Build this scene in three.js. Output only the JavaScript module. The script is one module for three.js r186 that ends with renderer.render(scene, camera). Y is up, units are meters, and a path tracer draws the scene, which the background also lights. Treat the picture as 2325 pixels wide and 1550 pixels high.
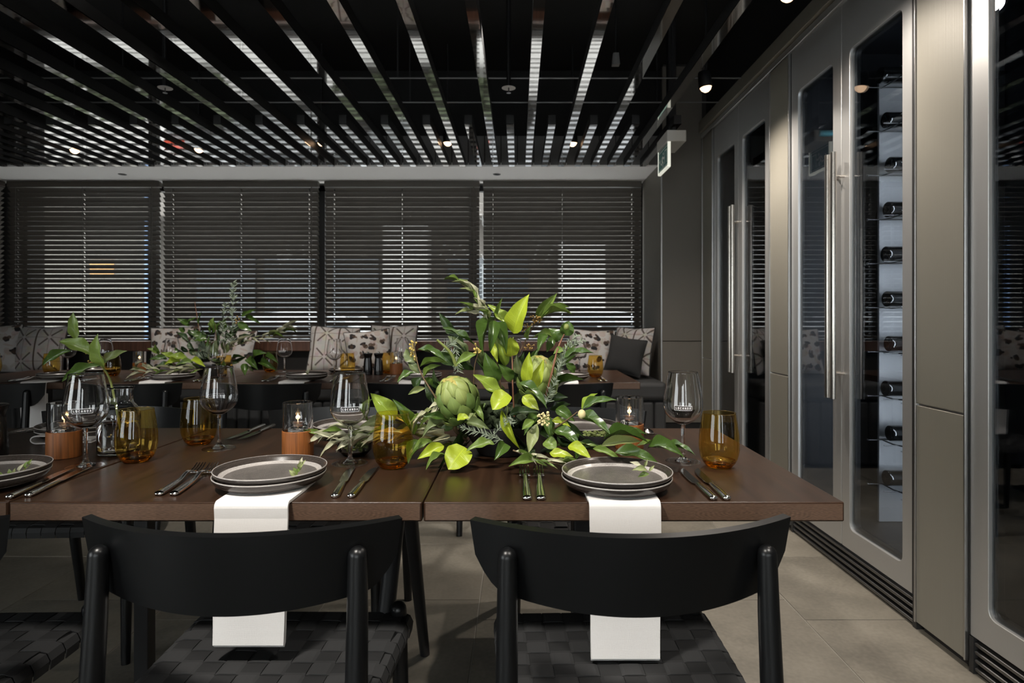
import * as THREE from 'three';
import { RoundedBoxGeometry } from 'three/addons/geometries/RoundedBoxGeometry.js';
import { mergeGeometries } from 'three/addons/utils/BufferGeometryUtils.js';
import { ImprovedNoise } from 'three/addons/math/ImprovedNoise.js';
import { RectAreaLightUniformsLib } from 'three/addons/lights/RectAreaLightUniformsLib.js';

// ---------------------------------------------------------------- camera, sky, exposure
const W = 2325, H = 1550, F = 1410, CX = 1176, CY = 720, EYE = 1.107;   // focal length and vanishing point in pixels, eye height in metres
const scene = new THREE.Scene();
const camera = new THREE.PerspectiveCamera(2 * Math.atan(H / 2 / F) * 180 / Math.PI, W / H, 0.05, 200);
camera.position.set(0, EYE, 0);
camera.lookAt(0, EYE, -10);
camera.filmGauge = 36;
camera.setViewOffset(W, H, W / 2 - CX, H / 2 - CY, W, H);               // lens shift: the verticals of the photograph are upright
camera.focus = 1.5; camera.userData.fStop = 6.3;
scene.background = new THREE.Color().setRGB(0.96, 0.97, 0.98);
scene.backgroundIntensity = 7;
const renderer = new THREE.WebGLRenderer({ antialias: true });
renderer.toneMapping = THREE.LinearToneMapping;
renderer.toneMappingExposure = 1.0;
renderer.shadowMap.enabled = true;
RectAreaLightUniformsLib.init();

// ---------------------------------------------------------------- helpers
const V3 = THREE.Vector3, R = Math.PI / 180;
let seed = 7;
const rnd = () => { seed = (seed * 1664525 + 1013904223) >>> 0; return seed / 4294967296; };
const rr = (a, b) => a + (b - a) * rnd();
const perlin = new ImprovedNoise();
const fbm = (x, y, z = 0, o = 4) => { let s = 0, a = 0.5; for (let i = 0; i < o; i++) { s += a * perlin.noise(x, y, z + i * 7.3); x *= 2.03; y *= 2.03; a *= 0.5; } return s; };
const P = (u, v, d) => new V3((u - CX) * d / F, EYE - (v - CY) * d / F, -d);       // the point that stands at a pixel at a depth
const TABLE = 0.75;
const onTop = (v, h = TABLE) => F * (EYE - h) / (v - CY);                        // depth at which a level plane meets an image row
const counts = {};
const numbered = (n) => { const k = counts[n] = (counts[n] ?? -1) + 1; return k ? `${n}_${String(k).padStart(3, '0')}` : n; };
function mesh(name, geo, mat, parent) {
  const m = new THREE.Mesh(geo, mat);
  m.name = parent ? name : numbered(name);
  m.castShadow = m.receiveShadow = true;
  (parent || scene).add(m);
  return m;
}
function thing(name, label, category, pos = [0, 0, 0], turn = 0, group) {
  const o = new THREE.Group();
  o.name = numbered(name);
  o.position.set(...pos); o.rotation.y = turn;
  tag(o, label, category, group);
  scene.add(o);
  return o;
}
function tag(o, label, category, group) {
  o.userData = { label, category };
  if (group) o.userData.group = group;
  return o;
}
function dup(src, base, pos, turn, label, group) {
  const o = src.clone();
  o.name = numbered(base);
  o.position.set(...pos); o.rotation.y = turn;
  o.userData = { ...src.userData, label };
  if (group) o.userData.group = group;
  scene.add(o);
  return o;
}
const struct = (o) => { o.userData.kind = 'structure'; return o; };
const merge = (list) => mergeGeometries(list.map((g) => {
  const n = g.index ? g.toNonIndexed() : g.clone();
  for (const k of Object.keys(n.attributes)) if (!['position', 'normal', 'uv'].includes(k)) n.deleteAttribute(k);
  return n;
}));
// box with its uv in metres (u along the first axis of each face)
function metreUV(g) {
  const p = g.attributes.position, n = g.attributes.normal, uv = new Float32Array(p.count * 2);
  for (let i = 0; i < p.count; i++) {
    const a = [Math.abs(n.getX(i)), Math.abs(n.getY(i)), Math.abs(n.getZ(i))];
    const x = p.getX(i), y = p.getY(i), z = p.getZ(i);
    const [s, t] = a[1] >= a[0] && a[1] >= a[2] ? [x, z] : a[0] >= a[2] ? [z, y] : [x, y];
    uv[2 * i] = s; uv[2 * i + 1] = t;
  }
  g.setAttribute('uv', new THREE.BufferAttribute(uv, 2));
  return g;
}
const box = (w, h, d, x = 0, y = 0, z = 0) => metreUV(new THREE.BoxGeometry(w, h, d).translate(x, y, z));
const rbox = (w, h, d, r, x = 0, y = 0, z = 0, s = 2) => metreUV(new RoundedBoxGeometry(w, h, d, s, Math.min(r, w / 2.01, h / 2.01, d / 2.01)).translate(x, y, z));
const span = (x0, x1, y0, y1, z0, z1, r = 0) => r ? rbox(x1 - x0, y1 - y0, Math.abs(z1 - z0), r, (x0 + x1) / 2, (y0 + y1) / 2, (z0 + z1) / 2) : box(x1 - x0, y1 - y0, Math.abs(z1 - z0), (x0 + x1) / 2, (y0 + y1) / 2, (z0 + z1) / 2);
const lathe = (pts, seg = 40) => new THREE.LatheGeometry(pts.map((p) => new THREE.Vector2(p[0], p[1])), seg);
const curve = (pts) => new THREE.CatmullRomCurve3(pts.map((p) => p.isVector3 ? p : new V3(...p)));
const tube = (pts, r, n = 20, k = 8) => new THREE.TubeGeometry(curve(pts), n, r, k, false);
// a smooth lathe profile through a few points
function smoothProfile(pts, n) {
  const c = new THREE.SplineCurve(pts.map((p) => new THREE.Vector2(...p)));
  return c.getPoints(n).map((p) => [Math.max(p.x, 0.00005), p.y]);
}
// rod between points whose radius changes along it, with rounded ends
function rod(pts, radii, k = 14, round = 0) {
  const pos = [], nor = [], uv = [], idx = [], rings = [];
  const N = pts.length;
  const ts = pts.map((p, i) => pts[Math.min(i + 1, N - 1)].clone().sub(pts[Math.max(i - 1, 0)]).normalize());
  const side = Math.abs(ts[0].y) > 0.8 ? new V3(1, 0, 0) : new V3(0, 1, 0);
  for (let i = 0; i < N; i++) {
    if (round && i === N - 1) { for (let q = 1; q <= 4; q++) { const a = q / 4 * Math.PI / 2; rings.push([pts[i].clone().addScaledVector(ts[i], Math.sin(a) * radii[i]), radii[i] * Math.max(Math.cos(a), 0.02), ts[i], Math.sin(a)]); } }
    else rings.push([pts[i], radii[i], ts[i], 0]);
    if (i === N - 2 && round) rings.push([pts[N - 1], radii[N - 1], ts[N - 1], 0]);
  }
  rings.forEach(([c, r, t, s], i) => {
    const a = new V3().crossVectors(side, t).normalize(), b = new V3().crossVectors(t, a);
    for (let j = 0; j <= k; j++) {
      const q = j / k * Math.PI * 2, n = a.clone().multiplyScalar(Math.cos(q)).addScaledVector(b, Math.sin(q));
      pos.push(c.x + n.x * r, c.y + n.y * r, c.z + n.z * r);
      n.multiplyScalar(Math.sqrt(1 - s * s)).addScaledVector(t, s);
      nor.push(n.x, n.y, n.z); uv.push(j / k, i / rings.length);
      if (i && j) { const m = k + 1, A = (i - 1) * m + j - 1; idx.push(A, A + 1, A + m, A + 1, A + m + 1, A + m); }
    }
  });
  const g = new THREE.BufferGeometry();
  g.setAttribute('position', new THREE.Float32BufferAttribute(pos, 3));
  g.setAttribute('normal', new THREE.Float32BufferAttribute(nor, 3));
  g.setAttribute('uv', new THREE.Float32BufferAttribute(uv, 2));
  g.setIndex(idx);
  return g;
}
// flat strip of a width and a thickness swept along points; across = direction of the width (one or one per point)
function strip(pts, across, w, t) {
  const pos = [], uv = [], idx = [], N = pts.length;
  let len = 0;
  for (let i = 0; i < N; i++) {
    const tan = pts[Math.min(i + 1, N - 1)].clone().sub(pts[Math.max(i - 1, 0)]).normalize();
    const a = (Array.isArray(across) ? across[i] : across), ww = Array.isArray(w) ? w[i] : w, n = new V3().crossVectors(tan, a).normalize();
    if (i) len += pts[i].distanceTo(pts[i - 1]);
    for (const [s, q] of [[-1, -1], [1, -1], [1, 1], [-1, 1]]) {
      pos.push(...pts[i].clone().addScaledVector(a, s * ww / 2).addScaledVector(n, q * t / 2).toArray());
      uv.push(s * ww / 2, len);
    }
    if (i) for (let j = 0; j < 4; j++) { const A = (i - 1) * 4 + j, B = (i - 1) * 4 + (j + 1) % 4; idx.push(A, B, A + 4, B, B + 4, A + 4); }
  }
  const L = (N - 1) * 4;
  idx.push(0, 2, 1, 0, 3, 2, L, L + 1, L + 2, L, L + 2, L + 3);
  let g = new THREE.BufferGeometry();
  g.setAttribute('position', new THREE.Float32BufferAttribute(pos, 3));
  g.setAttribute('uv', new THREE.Float32BufferAttribute(uv, 2));
  g.setIndex(idx);
  g = g.toNonIndexed();
  g.computeVertexNormals();
  return g;
}
// grid surface from a function (a, b in 0..1) -> V3
function sheet(fn, na, nb) {
  const pos = [], uv = [], idx = [];
  for (let i = 0; i <= na; i++) for (let j = 0; j <= nb; j++) {
    const p = fn(i / na, j / nb); pos.push(p.x, p.y, p.z); uv.push(j / nb, i / na);
    if (i && j) { const m = nb + 1, A = (i - 1) * m + j - 1; idx.push(A, A + m, A + 1, A + 1, A + m, A + m + 1); }
  }
  const g = new THREE.BufferGeometry();
  g.setAttribute('position', new THREE.Float32BufferAttribute(pos, 3));
  g.setAttribute('uv', new THREE.Float32BufferAttribute(uv, 2));
  g.setIndex(idx); g.computeVertexNormals();
  return g;
}
// a grid surface given a thickness along its normals, closed at the rim
function shell(fn, na, nb, t) {
  const top = sheet(fn, na, nb), n = top.attributes.normal, p = top.attributes.position, m = nb + 1, c = p.count;
  const pos = [...p.array], uv = [...top.attributes.uv.array, ...top.attributes.uv.array], idx = [...top.index.array];
  for (let i = 0; i < c; i++) pos.push(p.getX(i) - n.getX(i) * t, p.getY(i) - n.getY(i) * t, p.getZ(i) - n.getZ(i) * t);
  for (let i = 0; i < top.index.count; i += 3) idx.push(c + top.index.getX(i), c + top.index.getX(i + 2), c + top.index.getX(i + 1));
  const rim = [];
  for (let j = 0; j < nb; j++) rim.push(j);
  for (let i = 0; i < na; i++) rim.push(i * m + nb);
  for (let j = nb; j > 0; j--) rim.push(na * m + j);
  for (let i = na; i > 0; i--) rim.push(i * m);
  const flat = new THREE.BufferGeometry(), ip = [], iu = [];
  for (let k = 0; k < rim.length; k++) { const A = rim[k], B = rim[(k + 1) % rim.length]; for (const q of [A, B, A + c, B, B + c, A + c]) { ip.push(pos[3 * q], pos[3 * q + 1], pos[3 * q + 2]); iu.push(uv[2 * q], uv[2 * q + 1]); } }
  flat.setAttribute('position', new THREE.Float32BufferAttribute(ip, 3));
  flat.setAttribute('uv', new THREE.Float32BufferAttribute(iu, 2));
  flat.computeVertexNormals();
  const g = new THREE.BufferGeometry();
  g.setAttribute('position', new THREE.Float32BufferAttribute(pos, 3));
  g.setAttribute('uv', new THREE.Float32BufferAttribute(uv, 2));
  g.setIndex(idx); g.computeVertexNormals();
  return merge([g, flat]);
}
// matrix with y along a direction and z near a normal
function facing(base, dir, normal, sx, sy, sz) {
  const y = dir.clone().normalize(), x = new V3().crossVectors(y, normal).normalize(), z = new V3().crossVectors(x, y);
  return new THREE.Matrix4().makeBasis(x.multiplyScalar(sx), y.multiplyScalar(sy), z.multiplyScalar(sz)).setPosition(base);
}

// ---------------------------------------------------------------- textures and materials
function dataTex(w, h, fn, color = false, rep = [1, 1]) {
  const a = new Uint8Array(w * h * 4);
  for (let y = 0; y < h; y++) for (let x = 0; x < w; x++) {
    const c = fn(x / w, y / h), q = (y * w + x) * 4;
    for (let k = 0; k < 3; k++) a[q + k] = Math.max(0, Math.min(255, 255 * (c.length ? c[k] : c)));
    a[q + 3] = 255;
  }
  const t = new THREE.DataTexture(a, w, h);
  t.magFilter = THREE.LinearFilter; t.minFilter = THREE.LinearMipmapLinearFilter;
  t.wrapS = t.wrapT = THREE.RepeatWrapping; t.repeat.set(...rep);
  if (color) t.colorSpace = THREE.SRGBColorSpace;
  t.needsUpdate = true;
  return t;
}
function canvasTex(w, h, draw, color = true) {
  const c = document.createElement('canvas'); c.width = w; c.height = h;
  draw(c.getContext('2d'), w, h);
  const t = new THREE.CanvasTexture(c);
  if (color) t.colorSpace = THREE.SRGBColorSpace;
  return t;
}
const per = (f) => (x, y) => { const s = (v) => v * v * (3 - 2 * v), a = s(x), b = s(y); return f(x, y) * (1 - a) * (1 - b) + f(x - 1, y) * a * (1 - b) + f(x, y - 1) * (1 - a) * b + f(x - 1, y - 1) * a * b; };
const grainTex = dataTex(512, 1024, (x, y) => {
  const g = per((a, b) => fbm(a * 34, b * 3.1, 1, 4))(x, y), f = per((a, b) => fbm(a * 120, b * 9, 5, 2))(x, y), c = per((a, b) => fbm(a * 3, b * 1.3, 9, 2))(x, y);
  return 0.78 + g * 0.42 + f * 0.24 + c * 0.28;
}, true, [1.25, 0.9]);
const ringTex = dataTex(512, 128, (x, y) => {
  const k = Math.floor(x * 7), cx = (k + 0.5 + 0.3 * Math.sin(k * 2.3)) / 7, r = Math.hypot((x - cx) * 8, (y - 1.2 + 0.3 * Math.sin(k)) * 1.6) + fbm(x * 9, y * 5, 2, 2) * 0.08;
  return 0.74 + 0.07 * Math.sin(r * 70) + fbm(x * 90, y * 26, 3, 2) * 0.3 + 0.1 * Math.sin(k * 3.1);
}, true, [1.25, 26]);
const tileTex = dataTex(512, 512, (x, y) => {
  const f = per((a, b) => fbm(a * 5, b * 5, 2, 5))(x, y), g = per((a, b) => fbm(a * 60, b * 60, 8, 2))(x, y);
  const k = 0.83 + f * 0.22 + g * 0.12; return [k, k * 0.985, k * 0.955];
}, true, [1.1, 1.1]);
const linenTex = dataTex(256, 256, (x, y) => {
  const wv = Math.sin(x * 64 * 2 * Math.PI) * 0.5 + Math.sin(y * 64 * 2 * Math.PI) * 0.5, s = per((a, b) => fbm(a * 90, b * 5, 3, 2))(x, y) + per((a, b) => fbm(a * 5, b * 90, 6, 2))(x, y);
  return 0.5 + wv * 0.22 + s * 0.35;
}, false, [14, 14]);
const brushTex = dataTex(512, 256, (x, y) => 0.5 + per((a, b) => fbm(a * 150, b * 2, 4, 3))(x, y) * 0.9, false, [1.6, 0.8]);
const speckTex = dataTex(512, 512, (x, y) => {
  const n = fbm(x * 130, y * 130, 3, 2), m = fbm(x * 11, y * 11, 6, 3);
  const k = 0.66 + n * 1.0 + m * 0.25; return [k, k * 0.975, k * 0.96];
}, true);
const waveTex = dataTex(256, 512, (x, y) => 0.5 + per((a, b) => fbm(a * 2, b * 9, 7, 3))(x, y) * 0.9, false, [1, 1.2]);
const leafTex = canvasTex(256, 512, (g, w, h) => {
  g.fillStyle = '#d2d2c6'; g.fillRect(0, 0, w, h);
  for (let i = 0; i < 2600; i++) { const k = 190 + Math.floor(rnd() * 50); g.fillStyle = `rgba(${k},${k},${k - 14},0.35)`; g.fillRect(rnd() * w, rnd() * h, 5, 7); }
  g.strokeStyle = 'rgba(250,250,225,0.75)'; g.lineWidth = 9; g.beginPath(); g.moveTo(w / 2, 0); g.lineTo(w / 2, h); g.stroke();
  g.lineWidth = 2.2; g.strokeStyle = 'rgba(245,245,215,0.4)';
  for (let k = 0; k < 9; k++) for (const s of [-1, 1]) { const y = h - 30 - k * 52; g.beginPath(); g.moveTo(w / 2, y); g.quadraticCurveTo(w / 2 + s * 60, y - 18, w / 2 + s * 120, y - 70); g.stroke(); }
});
const leafBump = canvasTex(256, 512, (g, w, h) => {
  g.fillStyle = '#808080'; g.fillRect(0, 0, w, h);
  g.strokeStyle = '#303030'; g.lineWidth = 10; g.beginPath(); g.moveTo(w / 2, 0); g.lineTo(w / 2, h); g.stroke();
  g.lineWidth = 7; g.strokeStyle = '#606060';
  for (let k = 0; k < 9; k++) for (const s of [-1, 1]) { const y = h - 30 - k * 52; g.beginPath(); g.moveTo(w / 2, y); g.quadraticCurveTo(w / 2 + s * 60, y - 18, w / 2 + s * 120, y - 70); g.stroke(); }
}, false);
const logoTex = canvasTex(512, 160, (g, w, h) => {
  g.fillStyle = '#000'; g.fillRect(0, 0, w, h);
  g.strokeStyle = '#fff'; g.lineWidth = 9; g.strokeRect(8, 10, w - 16, h - 20);
  g.fillStyle = '#fff'; g.font = 'bold 92px sans-serif'; g.textAlign = 'center'; g.textBaseline = 'middle';
  const word = 'LOCANDA'; for (let i = 0; i < word.length; i++) { g.save(); g.translate(62 + i * 64.5, h / 2 + 3); g.scale(0.72, 1); g.fillText(word[i], 0, 0); g.restore(); }
}, false);
const std = (color, rough, metal = 0, more = {}) => new THREE.MeshStandardMaterial({ color: new THREE.Color().setRGB(...color), roughness: rough, metalness: metal, ...more });
const phys = (color, rough, more = {}) => new THREE.MeshPhysicalMaterial({ color: new THREE.Color().setRGB(...color), roughness: rough, ...more });
const M = {
  tableTop: phys([0.056, 0.028, 0.0155], 0.3, { specularIntensity: 0.6, map: grainTex }),
  tableEdge: std([0.19, 0.112, 0.072], 0.42, 0, { map: ringTex }),
  blackWood: phys([0.004, 0.0043, 0.0048], 0.33, { specularIntensity: 0.8 }),
  webbing: std([0.008, 0.0082, 0.0086], 0.75),
  webbingSheen: std([0.02, 0.0203, 0.021], 0.75),  // same webbing, lightened for the sheen on the cross straps
  blackMetal: std([0.008, 0.008, 0.009], 0.45),
  black: std([0.004, 0.004, 0.004], 0.8),
  ceilingBlack: std([0.006, 0.006, 0.006], 0.85),
  mirror: std([0.38, 0.37, 0.355], 0.04, 1, { bumpMap: waveTex, bumpScale: 0.00016 }),
  beamBody: std([0.012, 0.012, 0.012], 0.5),
  plaster: std([0.9, 0.88, 0.86], 0.9),
  greyPanel: std([0.2, 0.2, 0.2], 0.7),
  panel: std([0.125, 0.112, 0.094], 0.45, 0, { bumpMap: brushTex, bumpScale: 0.0004 }),
  postPanel: std([0.26, 0.245, 0.205], 0.5, 0.2, { bumpMap: brushTex, bumpScale: 0.0004 }),
  darkWall: std([0.035, 0.032, 0.03], 0.8),
  tile: [0, 1, 2].map((k) => std([[0.3, 0.282, 0.247], [0.32, 0.3, 0.262], [0.285, 0.268, 0.233]][k], 0.5, 0, { map: tileTex, bumpMap: tileTex, bumpScale: 0.0006 })),
  grout: std([0.36, 0.34, 0.3], 0.9),
  steel: std([0.55, 0.55, 0.54], 0.42, 0.72, { bumpMap: brushTex, bumpScale: 0.00015 }),
  steelDark: std([0.2, 0.2, 0.2], 0.4, 1),
  handle: std([0.62, 0.58, 0.53], 0.25, 1),
  trim: std([0.5, 0.5, 0.5], 0.3, 1),
  cutlery: std([0.72, 0.71, 0.69], 0.12, 1),
  slat: std([0.075, 0.064, 0.052], 0.55),
  cord: std([0.1, 0.095, 0.09], 0.8),
  frameDark: std([0.02, 0.02, 0.02], 0.5),
  sillWood: std([0.22, 0.1, 0.06], 0.45, 0, { map: grainTex }),
  linen: std([0.72, 0.7, 0.68], 0.9, 0, { bumpMap: linenTex, bumpScale: 0.0003 }),
  plate: std([0.27, 0.258, 0.245], 0.3, 0, { map: speckTex }),
  plateLight: std([0.95, 0.94, 0.92], 0.25, 0, { map: speckTex }),  // pale glaze, whitened further for the glare on ring and lip
  plateRim: std([0.11, 0.095, 0.085], 0.22, 0, { map: speckTex }),
  holderWood: std([0.38, 0.125, 0.026], 0.5, 0, { map: grainTex }),
  glass: phys([1, 1, 1], 0.0, { transmission: 1, thickness: 0.002, ior: 1.5 }),
  amber: phys([1, 1, 1], 0.0, { transmission: 1, thickness: 0.003, ior: 1.5, attenuationColor: new THREE.Color().setRGB(0.98, 0.32, 0.008), attenuationDistance: 0.0105 }),
  thin: phys([0.97, 0.975, 0.975], 0.0, { transmission: 1, thickness: 0, ior: 1.52 }),
  amberBase: phys([1, 1, 1], 0.0, { transmission: 1, thickness: 0.01, ior: 1.5, attenuationColor: new THREE.Color().setRGB(0.98, 0.62, 0.1), attenuationDistance: 0.032 }),
  thinAmber: phys([0.98, 0.79, 0.34], 0.0, { transmission: 1, thickness: 0, ior: 1.52 }),
  water: phys([1, 1, 1], 0.0, { transmission: 1, thickness: 0.05, ior: 1.33 }),
  pane: phys([0.93, 0.95, 0.95], 0.0, { transmission: 1, thickness: 0, ior: 1.5 }),
  fridgePane: phys([0.6, 0.64, 0.68], 0, { transmission: 1, thickness: 0, ior: 1.6 }),
  fridgeInside: std([0.02, 0.022, 0.026], 0.5),
  fridgePale: std([0.56, 0.56, 0.56], 0.4, 0.2),
  bottle: phys([0.006, 0.007, 0.007], 0.12, { clearcoat: 0.6, clearcoatRoughness: 0.05 }),
  teal: std([0.01, 0.3, 0.36], 0.35, 0.3),
  wire: std([0.16, 0.16, 0.16], 0.3, 1),
  logo: std([0.9, 0.9, 0.9], 0.6, 0, { alphaMap: logoTex, alphaTest: 0.5, side: THREE.DoubleSide }),
  upholstery: std([0.03, 0.031, 0.032], 0.7),
  charcoal: std([0.022, 0.022, 0.022], 0.9, 0, { bumpMap: linenTex, bumpScale: 0.001 }),
  mill: phys([0.006, 0.006, 0.0065], 0.22, { clearcoat: 0.4, clearcoatRoughness: 0.1 }),
  bowlDark: std([0.018, 0.018, 0.019], 0.5),
  stemRed: std([0.2, 0.085, 0.045], 0.6),
  stemBrown: std([0.12, 0.075, 0.035], 0.7),
  stemGreen: std([0.2, 0.24, 0.06], 0.6),
  berry: std([0.5, 0.38, 0.1], 0.5),
  berryPale: std([0.62, 0.54, 0.27], 0.55),
  berryBrown: std([0.27, 0.16, 0.04], 0.6),
  moss: std([0.16, 0.2, 0.06], 0.9),
  foam: std([0.03, 0.045, 0.018], 0.9),
  rosemary: std([0.2, 0.24, 0.17], 0.7),
  wax: std([0.75, 0.72, 0.66], 0.5),
};
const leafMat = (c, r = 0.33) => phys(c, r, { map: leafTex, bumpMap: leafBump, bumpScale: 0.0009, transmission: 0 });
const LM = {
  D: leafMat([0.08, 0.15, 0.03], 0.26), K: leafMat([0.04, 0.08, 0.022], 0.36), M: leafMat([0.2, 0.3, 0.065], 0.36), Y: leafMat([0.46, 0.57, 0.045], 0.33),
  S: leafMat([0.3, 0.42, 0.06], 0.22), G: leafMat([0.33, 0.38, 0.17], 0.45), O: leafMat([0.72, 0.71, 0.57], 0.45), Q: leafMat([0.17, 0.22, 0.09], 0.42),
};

// ---------------------------------------------------------------- the setting
const XR = 1.414, XL = -4.56, DW = 5.43, DS = 4.89, YB = 2.293, YC = 3.05, DP = 4.76, XP = 1.094, ZB = 4.2;   // right wall, left wall, blinds, soffit front, beam level, ceiling, pilaster depth and side, rear wall
// floor: tiles on a grout bed
const floor = struct(mesh('floor', span(XL - 0.2, 2.4, -0.12, -0.003, -5.9, ZB + 0.2), M.grout));
{
  const T = 0.6, shapes = [0, 1, 2, 3].map(() => rbox(T - 0.004, 0.02, T - 0.004, 0.002, 0, 0, 0, 1));
  shapes.forEach((g) => { const ou = rr(0, 1), ov = rr(0, 1), uv = g.attributes.uv; for (let i = 0; i < uv.count; i++) uv.setXY(i, uv.getX(i) + ou, uv.getY(i) + ov); });
  let k = 0;
  for (let x = 1.05 + T; x > XL; x -= T) for (let z = -2.195 - T * 5.4; z < 1.6; z += T) {
    const zz = z + (Math.round((1.05 - x) / T) % 2 ? 0.16 : 0);
    const t = mesh('floor_tile', shapes[k % 4], M.tile[Math.floor(rnd() * 3)], floor); k++;
    t.position.set(x - T / 2, -0.01 + rr(-0.0006, 0.0006), zz + T / 2);
  }
}
// ceiling slab with its beams: every second one short
const ceiling = struct(mesh('ceiling', span(XL - 0.2, 2.4, YC, YC + 0.15, -5.9, ZB + 0.2), M.ceilingBlack));
{
  const geo = (d0, d1) => [span(-0.0225, 0.0225, YB + 0.004, YB + 0.058, -d0, -d1), metreUV(new THREE.BoxGeometry(0.045, 0.005, d0 - d1).translate(0, YB + 0.0015, -(d0 + d1) / 2))];
  const long = geo(DS - 0.002, -2.6), short = geo(DS - 0.002, 3.82);
  for (let k = -17; k <= 9; k++) {
    const isLong = k % 2 === 0, x = -0.177 + k * 0.1288, [a, b] = isLong ? long : short;
    if (x > 1.3) continue;
    const beam = mesh('ceiling_beam', a, M.beamBody, ceiling); beam.position.x = x;
    mesh('polished_face', b, M.mirror, beam);
  }
  for (let k = -33; k < -17; k++) {
    const isLong = k % 2 === 0, x = -0.177 + k * 0.1288, [a, b] = isLong ? long : short;
    const beam = mesh('ceiling_beam', a, M.beamBody, ceiling); beam.position.x = x;
    mesh('polished_face', b, M.mirror, beam);
  }
}
// far wall with one long window opening, soffit in front of it
const OX0 = -4.46, OX1 = XP - 0.005, OY0 = 0.86, OY1 = YB;
struct(mesh('wall_front', merge([
  span(XL - 0.2, 2.4, 0, OY0, -5.85, -5.5), span(XL - 0.2, 2.4, OY1, YC, -5.85, -5.5),
  span(XL - 0.2, OX0, OY0, OY1, -5.85, -5.5), span(OX1, 2.4, OY0, OY1, -5.85, -5.5)]), M.darkWall));
const soffit = struct(mesh('trim_1', span(XL, XR, YB, YB + 0.03, -5.5, -DS), M.plaster));
mesh('soffit_shade_face', span(XL, XR, YB + 0.03, YC - 0.001, -5.5, -DS - 0.004), M.black, soffit);  // upper face coloured black for the shadow above the beams
{
  for (let x = XL + 0.05; x < XR - 0.12; x += 0.1288) mesh('soffit_panel', span(0, 0.124, YB + 0.012, YB + 0.24, -DS + 0.001, -DS + 0.007, 0.003), M.greyPanel, soffit).position.x = x;
  for (const u of [278, 1128]) { const g = lathe([[0, 0], [0.02, 0], [0.022, -0.003], [0.03, -0.004], [0.033, 0], [0.033, 0.002]], 24); const m = mesh('soffit_disc', g, M.greyPanel, soffit); m.position.set((u - CX) * 5.15 / F, YB, -5.15); }
}
struct(mesh('trim_2', rbox(OX1 - OX0 + 0.02, 0.085, 0.16, 0.006, (OX0 + OX1) / 2, OY0 - 0.005, -5.5 + 0.03), M.sillWood));
// left wall
// left wall, with a wide unseen window that lights the table from the left
{
  const a = 0.5, b = 3.3, y0 = 0.3, y1 = 2.6;
  struct(mesh('wall_left', merge([span(XL - 0.2, XL, 0, YC, -5.6, a), span(XL - 0.2, XL, 0, YC, b, ZB), span(XL - 0.2, XL, 0, y0, a, b), span(XL - 0.2, XL, y1, YC, a, b)]), M.darkWall));
  const w = struct(mesh('window_5', merge([span(XL - 0.13, XL - 0.08, y0, y0 + 0.05, a, b), span(XL - 0.13, XL - 0.08, y1 - 0.05, y1, a, b), span(XL - 0.13, XL - 0.08, y0, y1, a, a + 0.05), span(XL - 0.13, XL - 0.08, y0, y1, b - 0.05, b)]), M.frameDark));
  mesh('window_pane', span(XL - 0.108, XL - 0.102, y0 + 0.05, y1 - 0.05, a + 0.05, b - 0.05), M.pane, w);
}
// pilaster that closes the window on the right
const pil = struct(mesh('wall_right', merge([span(XP + 0.02, 2.3, 0, YC, -5.55, -DP - 0.016), span(2.16, 2.35, 0, YC, -DP, ZB)]), M.darkWall));
mesh('wall_panel', span(XP, XP + 0.018, 0.3, YB - 0.001, -5.45, -DP, 0.003), M.panel, pil);
mesh('wall_panel', span(XP + 0.012, XR - 0.003, 0.925, YC - 0.02, -DP - 0.016, -DP, 0.004), M.panel, pil);
mesh('wall_panel', span(XP + 0.012, XR - 0.003, 0.3, 0.92, -DP - 0.016, -DP, 0.004), M.panel, pil);
mesh('edge_strip', span(XP + 0.002, XP + 0.012, 0.3, YB, -DP - 0.01, -DP + 0.004, 0.002), M.trim, pil);
mesh('plinth', span(XP + 0.04, XR, 0, 0.298, -DP - 0.012, -DP - 0.05 + 0.04), M.black, pil);
// posts between the fridges: upper and lower panel with a metal strip at the joint
const UNITS = [2.2, 3.47, 0.93], UW = 1.02;
for (const [d0, d1] of [[4.49, DP - 0.02], [3.22, 3.47], [1.95, 2.2], [0.68, 0.93]]) {
  mesh('post_panel', span(XR - 0.006, XR + 0.02, 0.803, 2.47, -d1 + 0.004, -d0 - 0.004, 0.003), M.postPanel, pil);
  mesh('post_panel', span(XR - 0.006, XR + 0.02, 0.03, 0.797, -d1 + 0.004, -d0 - 0.004, 0.003), M.postPanel, pil);
  mesh('joint_strip', span(XR - 0.004, XR + 0.015, 0.797, 0.803, -d1 + 0.004, -d0 - 0.004), M.trim, pil);
  mesh('edge_strip', span(XR - 0.012, XR + 0.004, 0.03, 2.47, -d1 - 0.001, -d1 + 0.006, 0.002), M.trim, pil);
  mesh('edge_strip', span(XR - 0.012, XR + 0.004, 0.03, 2.47, -d0 - 0.006, -d0 + 0.001, 0.002), M.trim, pil);
  mesh('post_core', span(XR + 0.02, 2.16, 0, 2.6, -d1 + 0.01, -d0 - 0.01), M.darkWall, pil);
}
mesh('wall_panel', span(XR, 2.16, 0, YC, -0.66, ZB), M.panel, pil);
mesh('bulkhead', span(XR + 0.03, 2.16, 2.6, YC, -DP, -0.66), M.black, pil);
mesh('top_trim', span(XR - 0.03, XR + 0.03, 2.515, 2.6, -DP, 0.66, 0.004), M.postPanel, pil);
mesh('top_trim', span(XR - 0.012, XR + 0.03, 2.475, 2.51, -DP, 0.66, 0.004), M.steel, pil);
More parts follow.
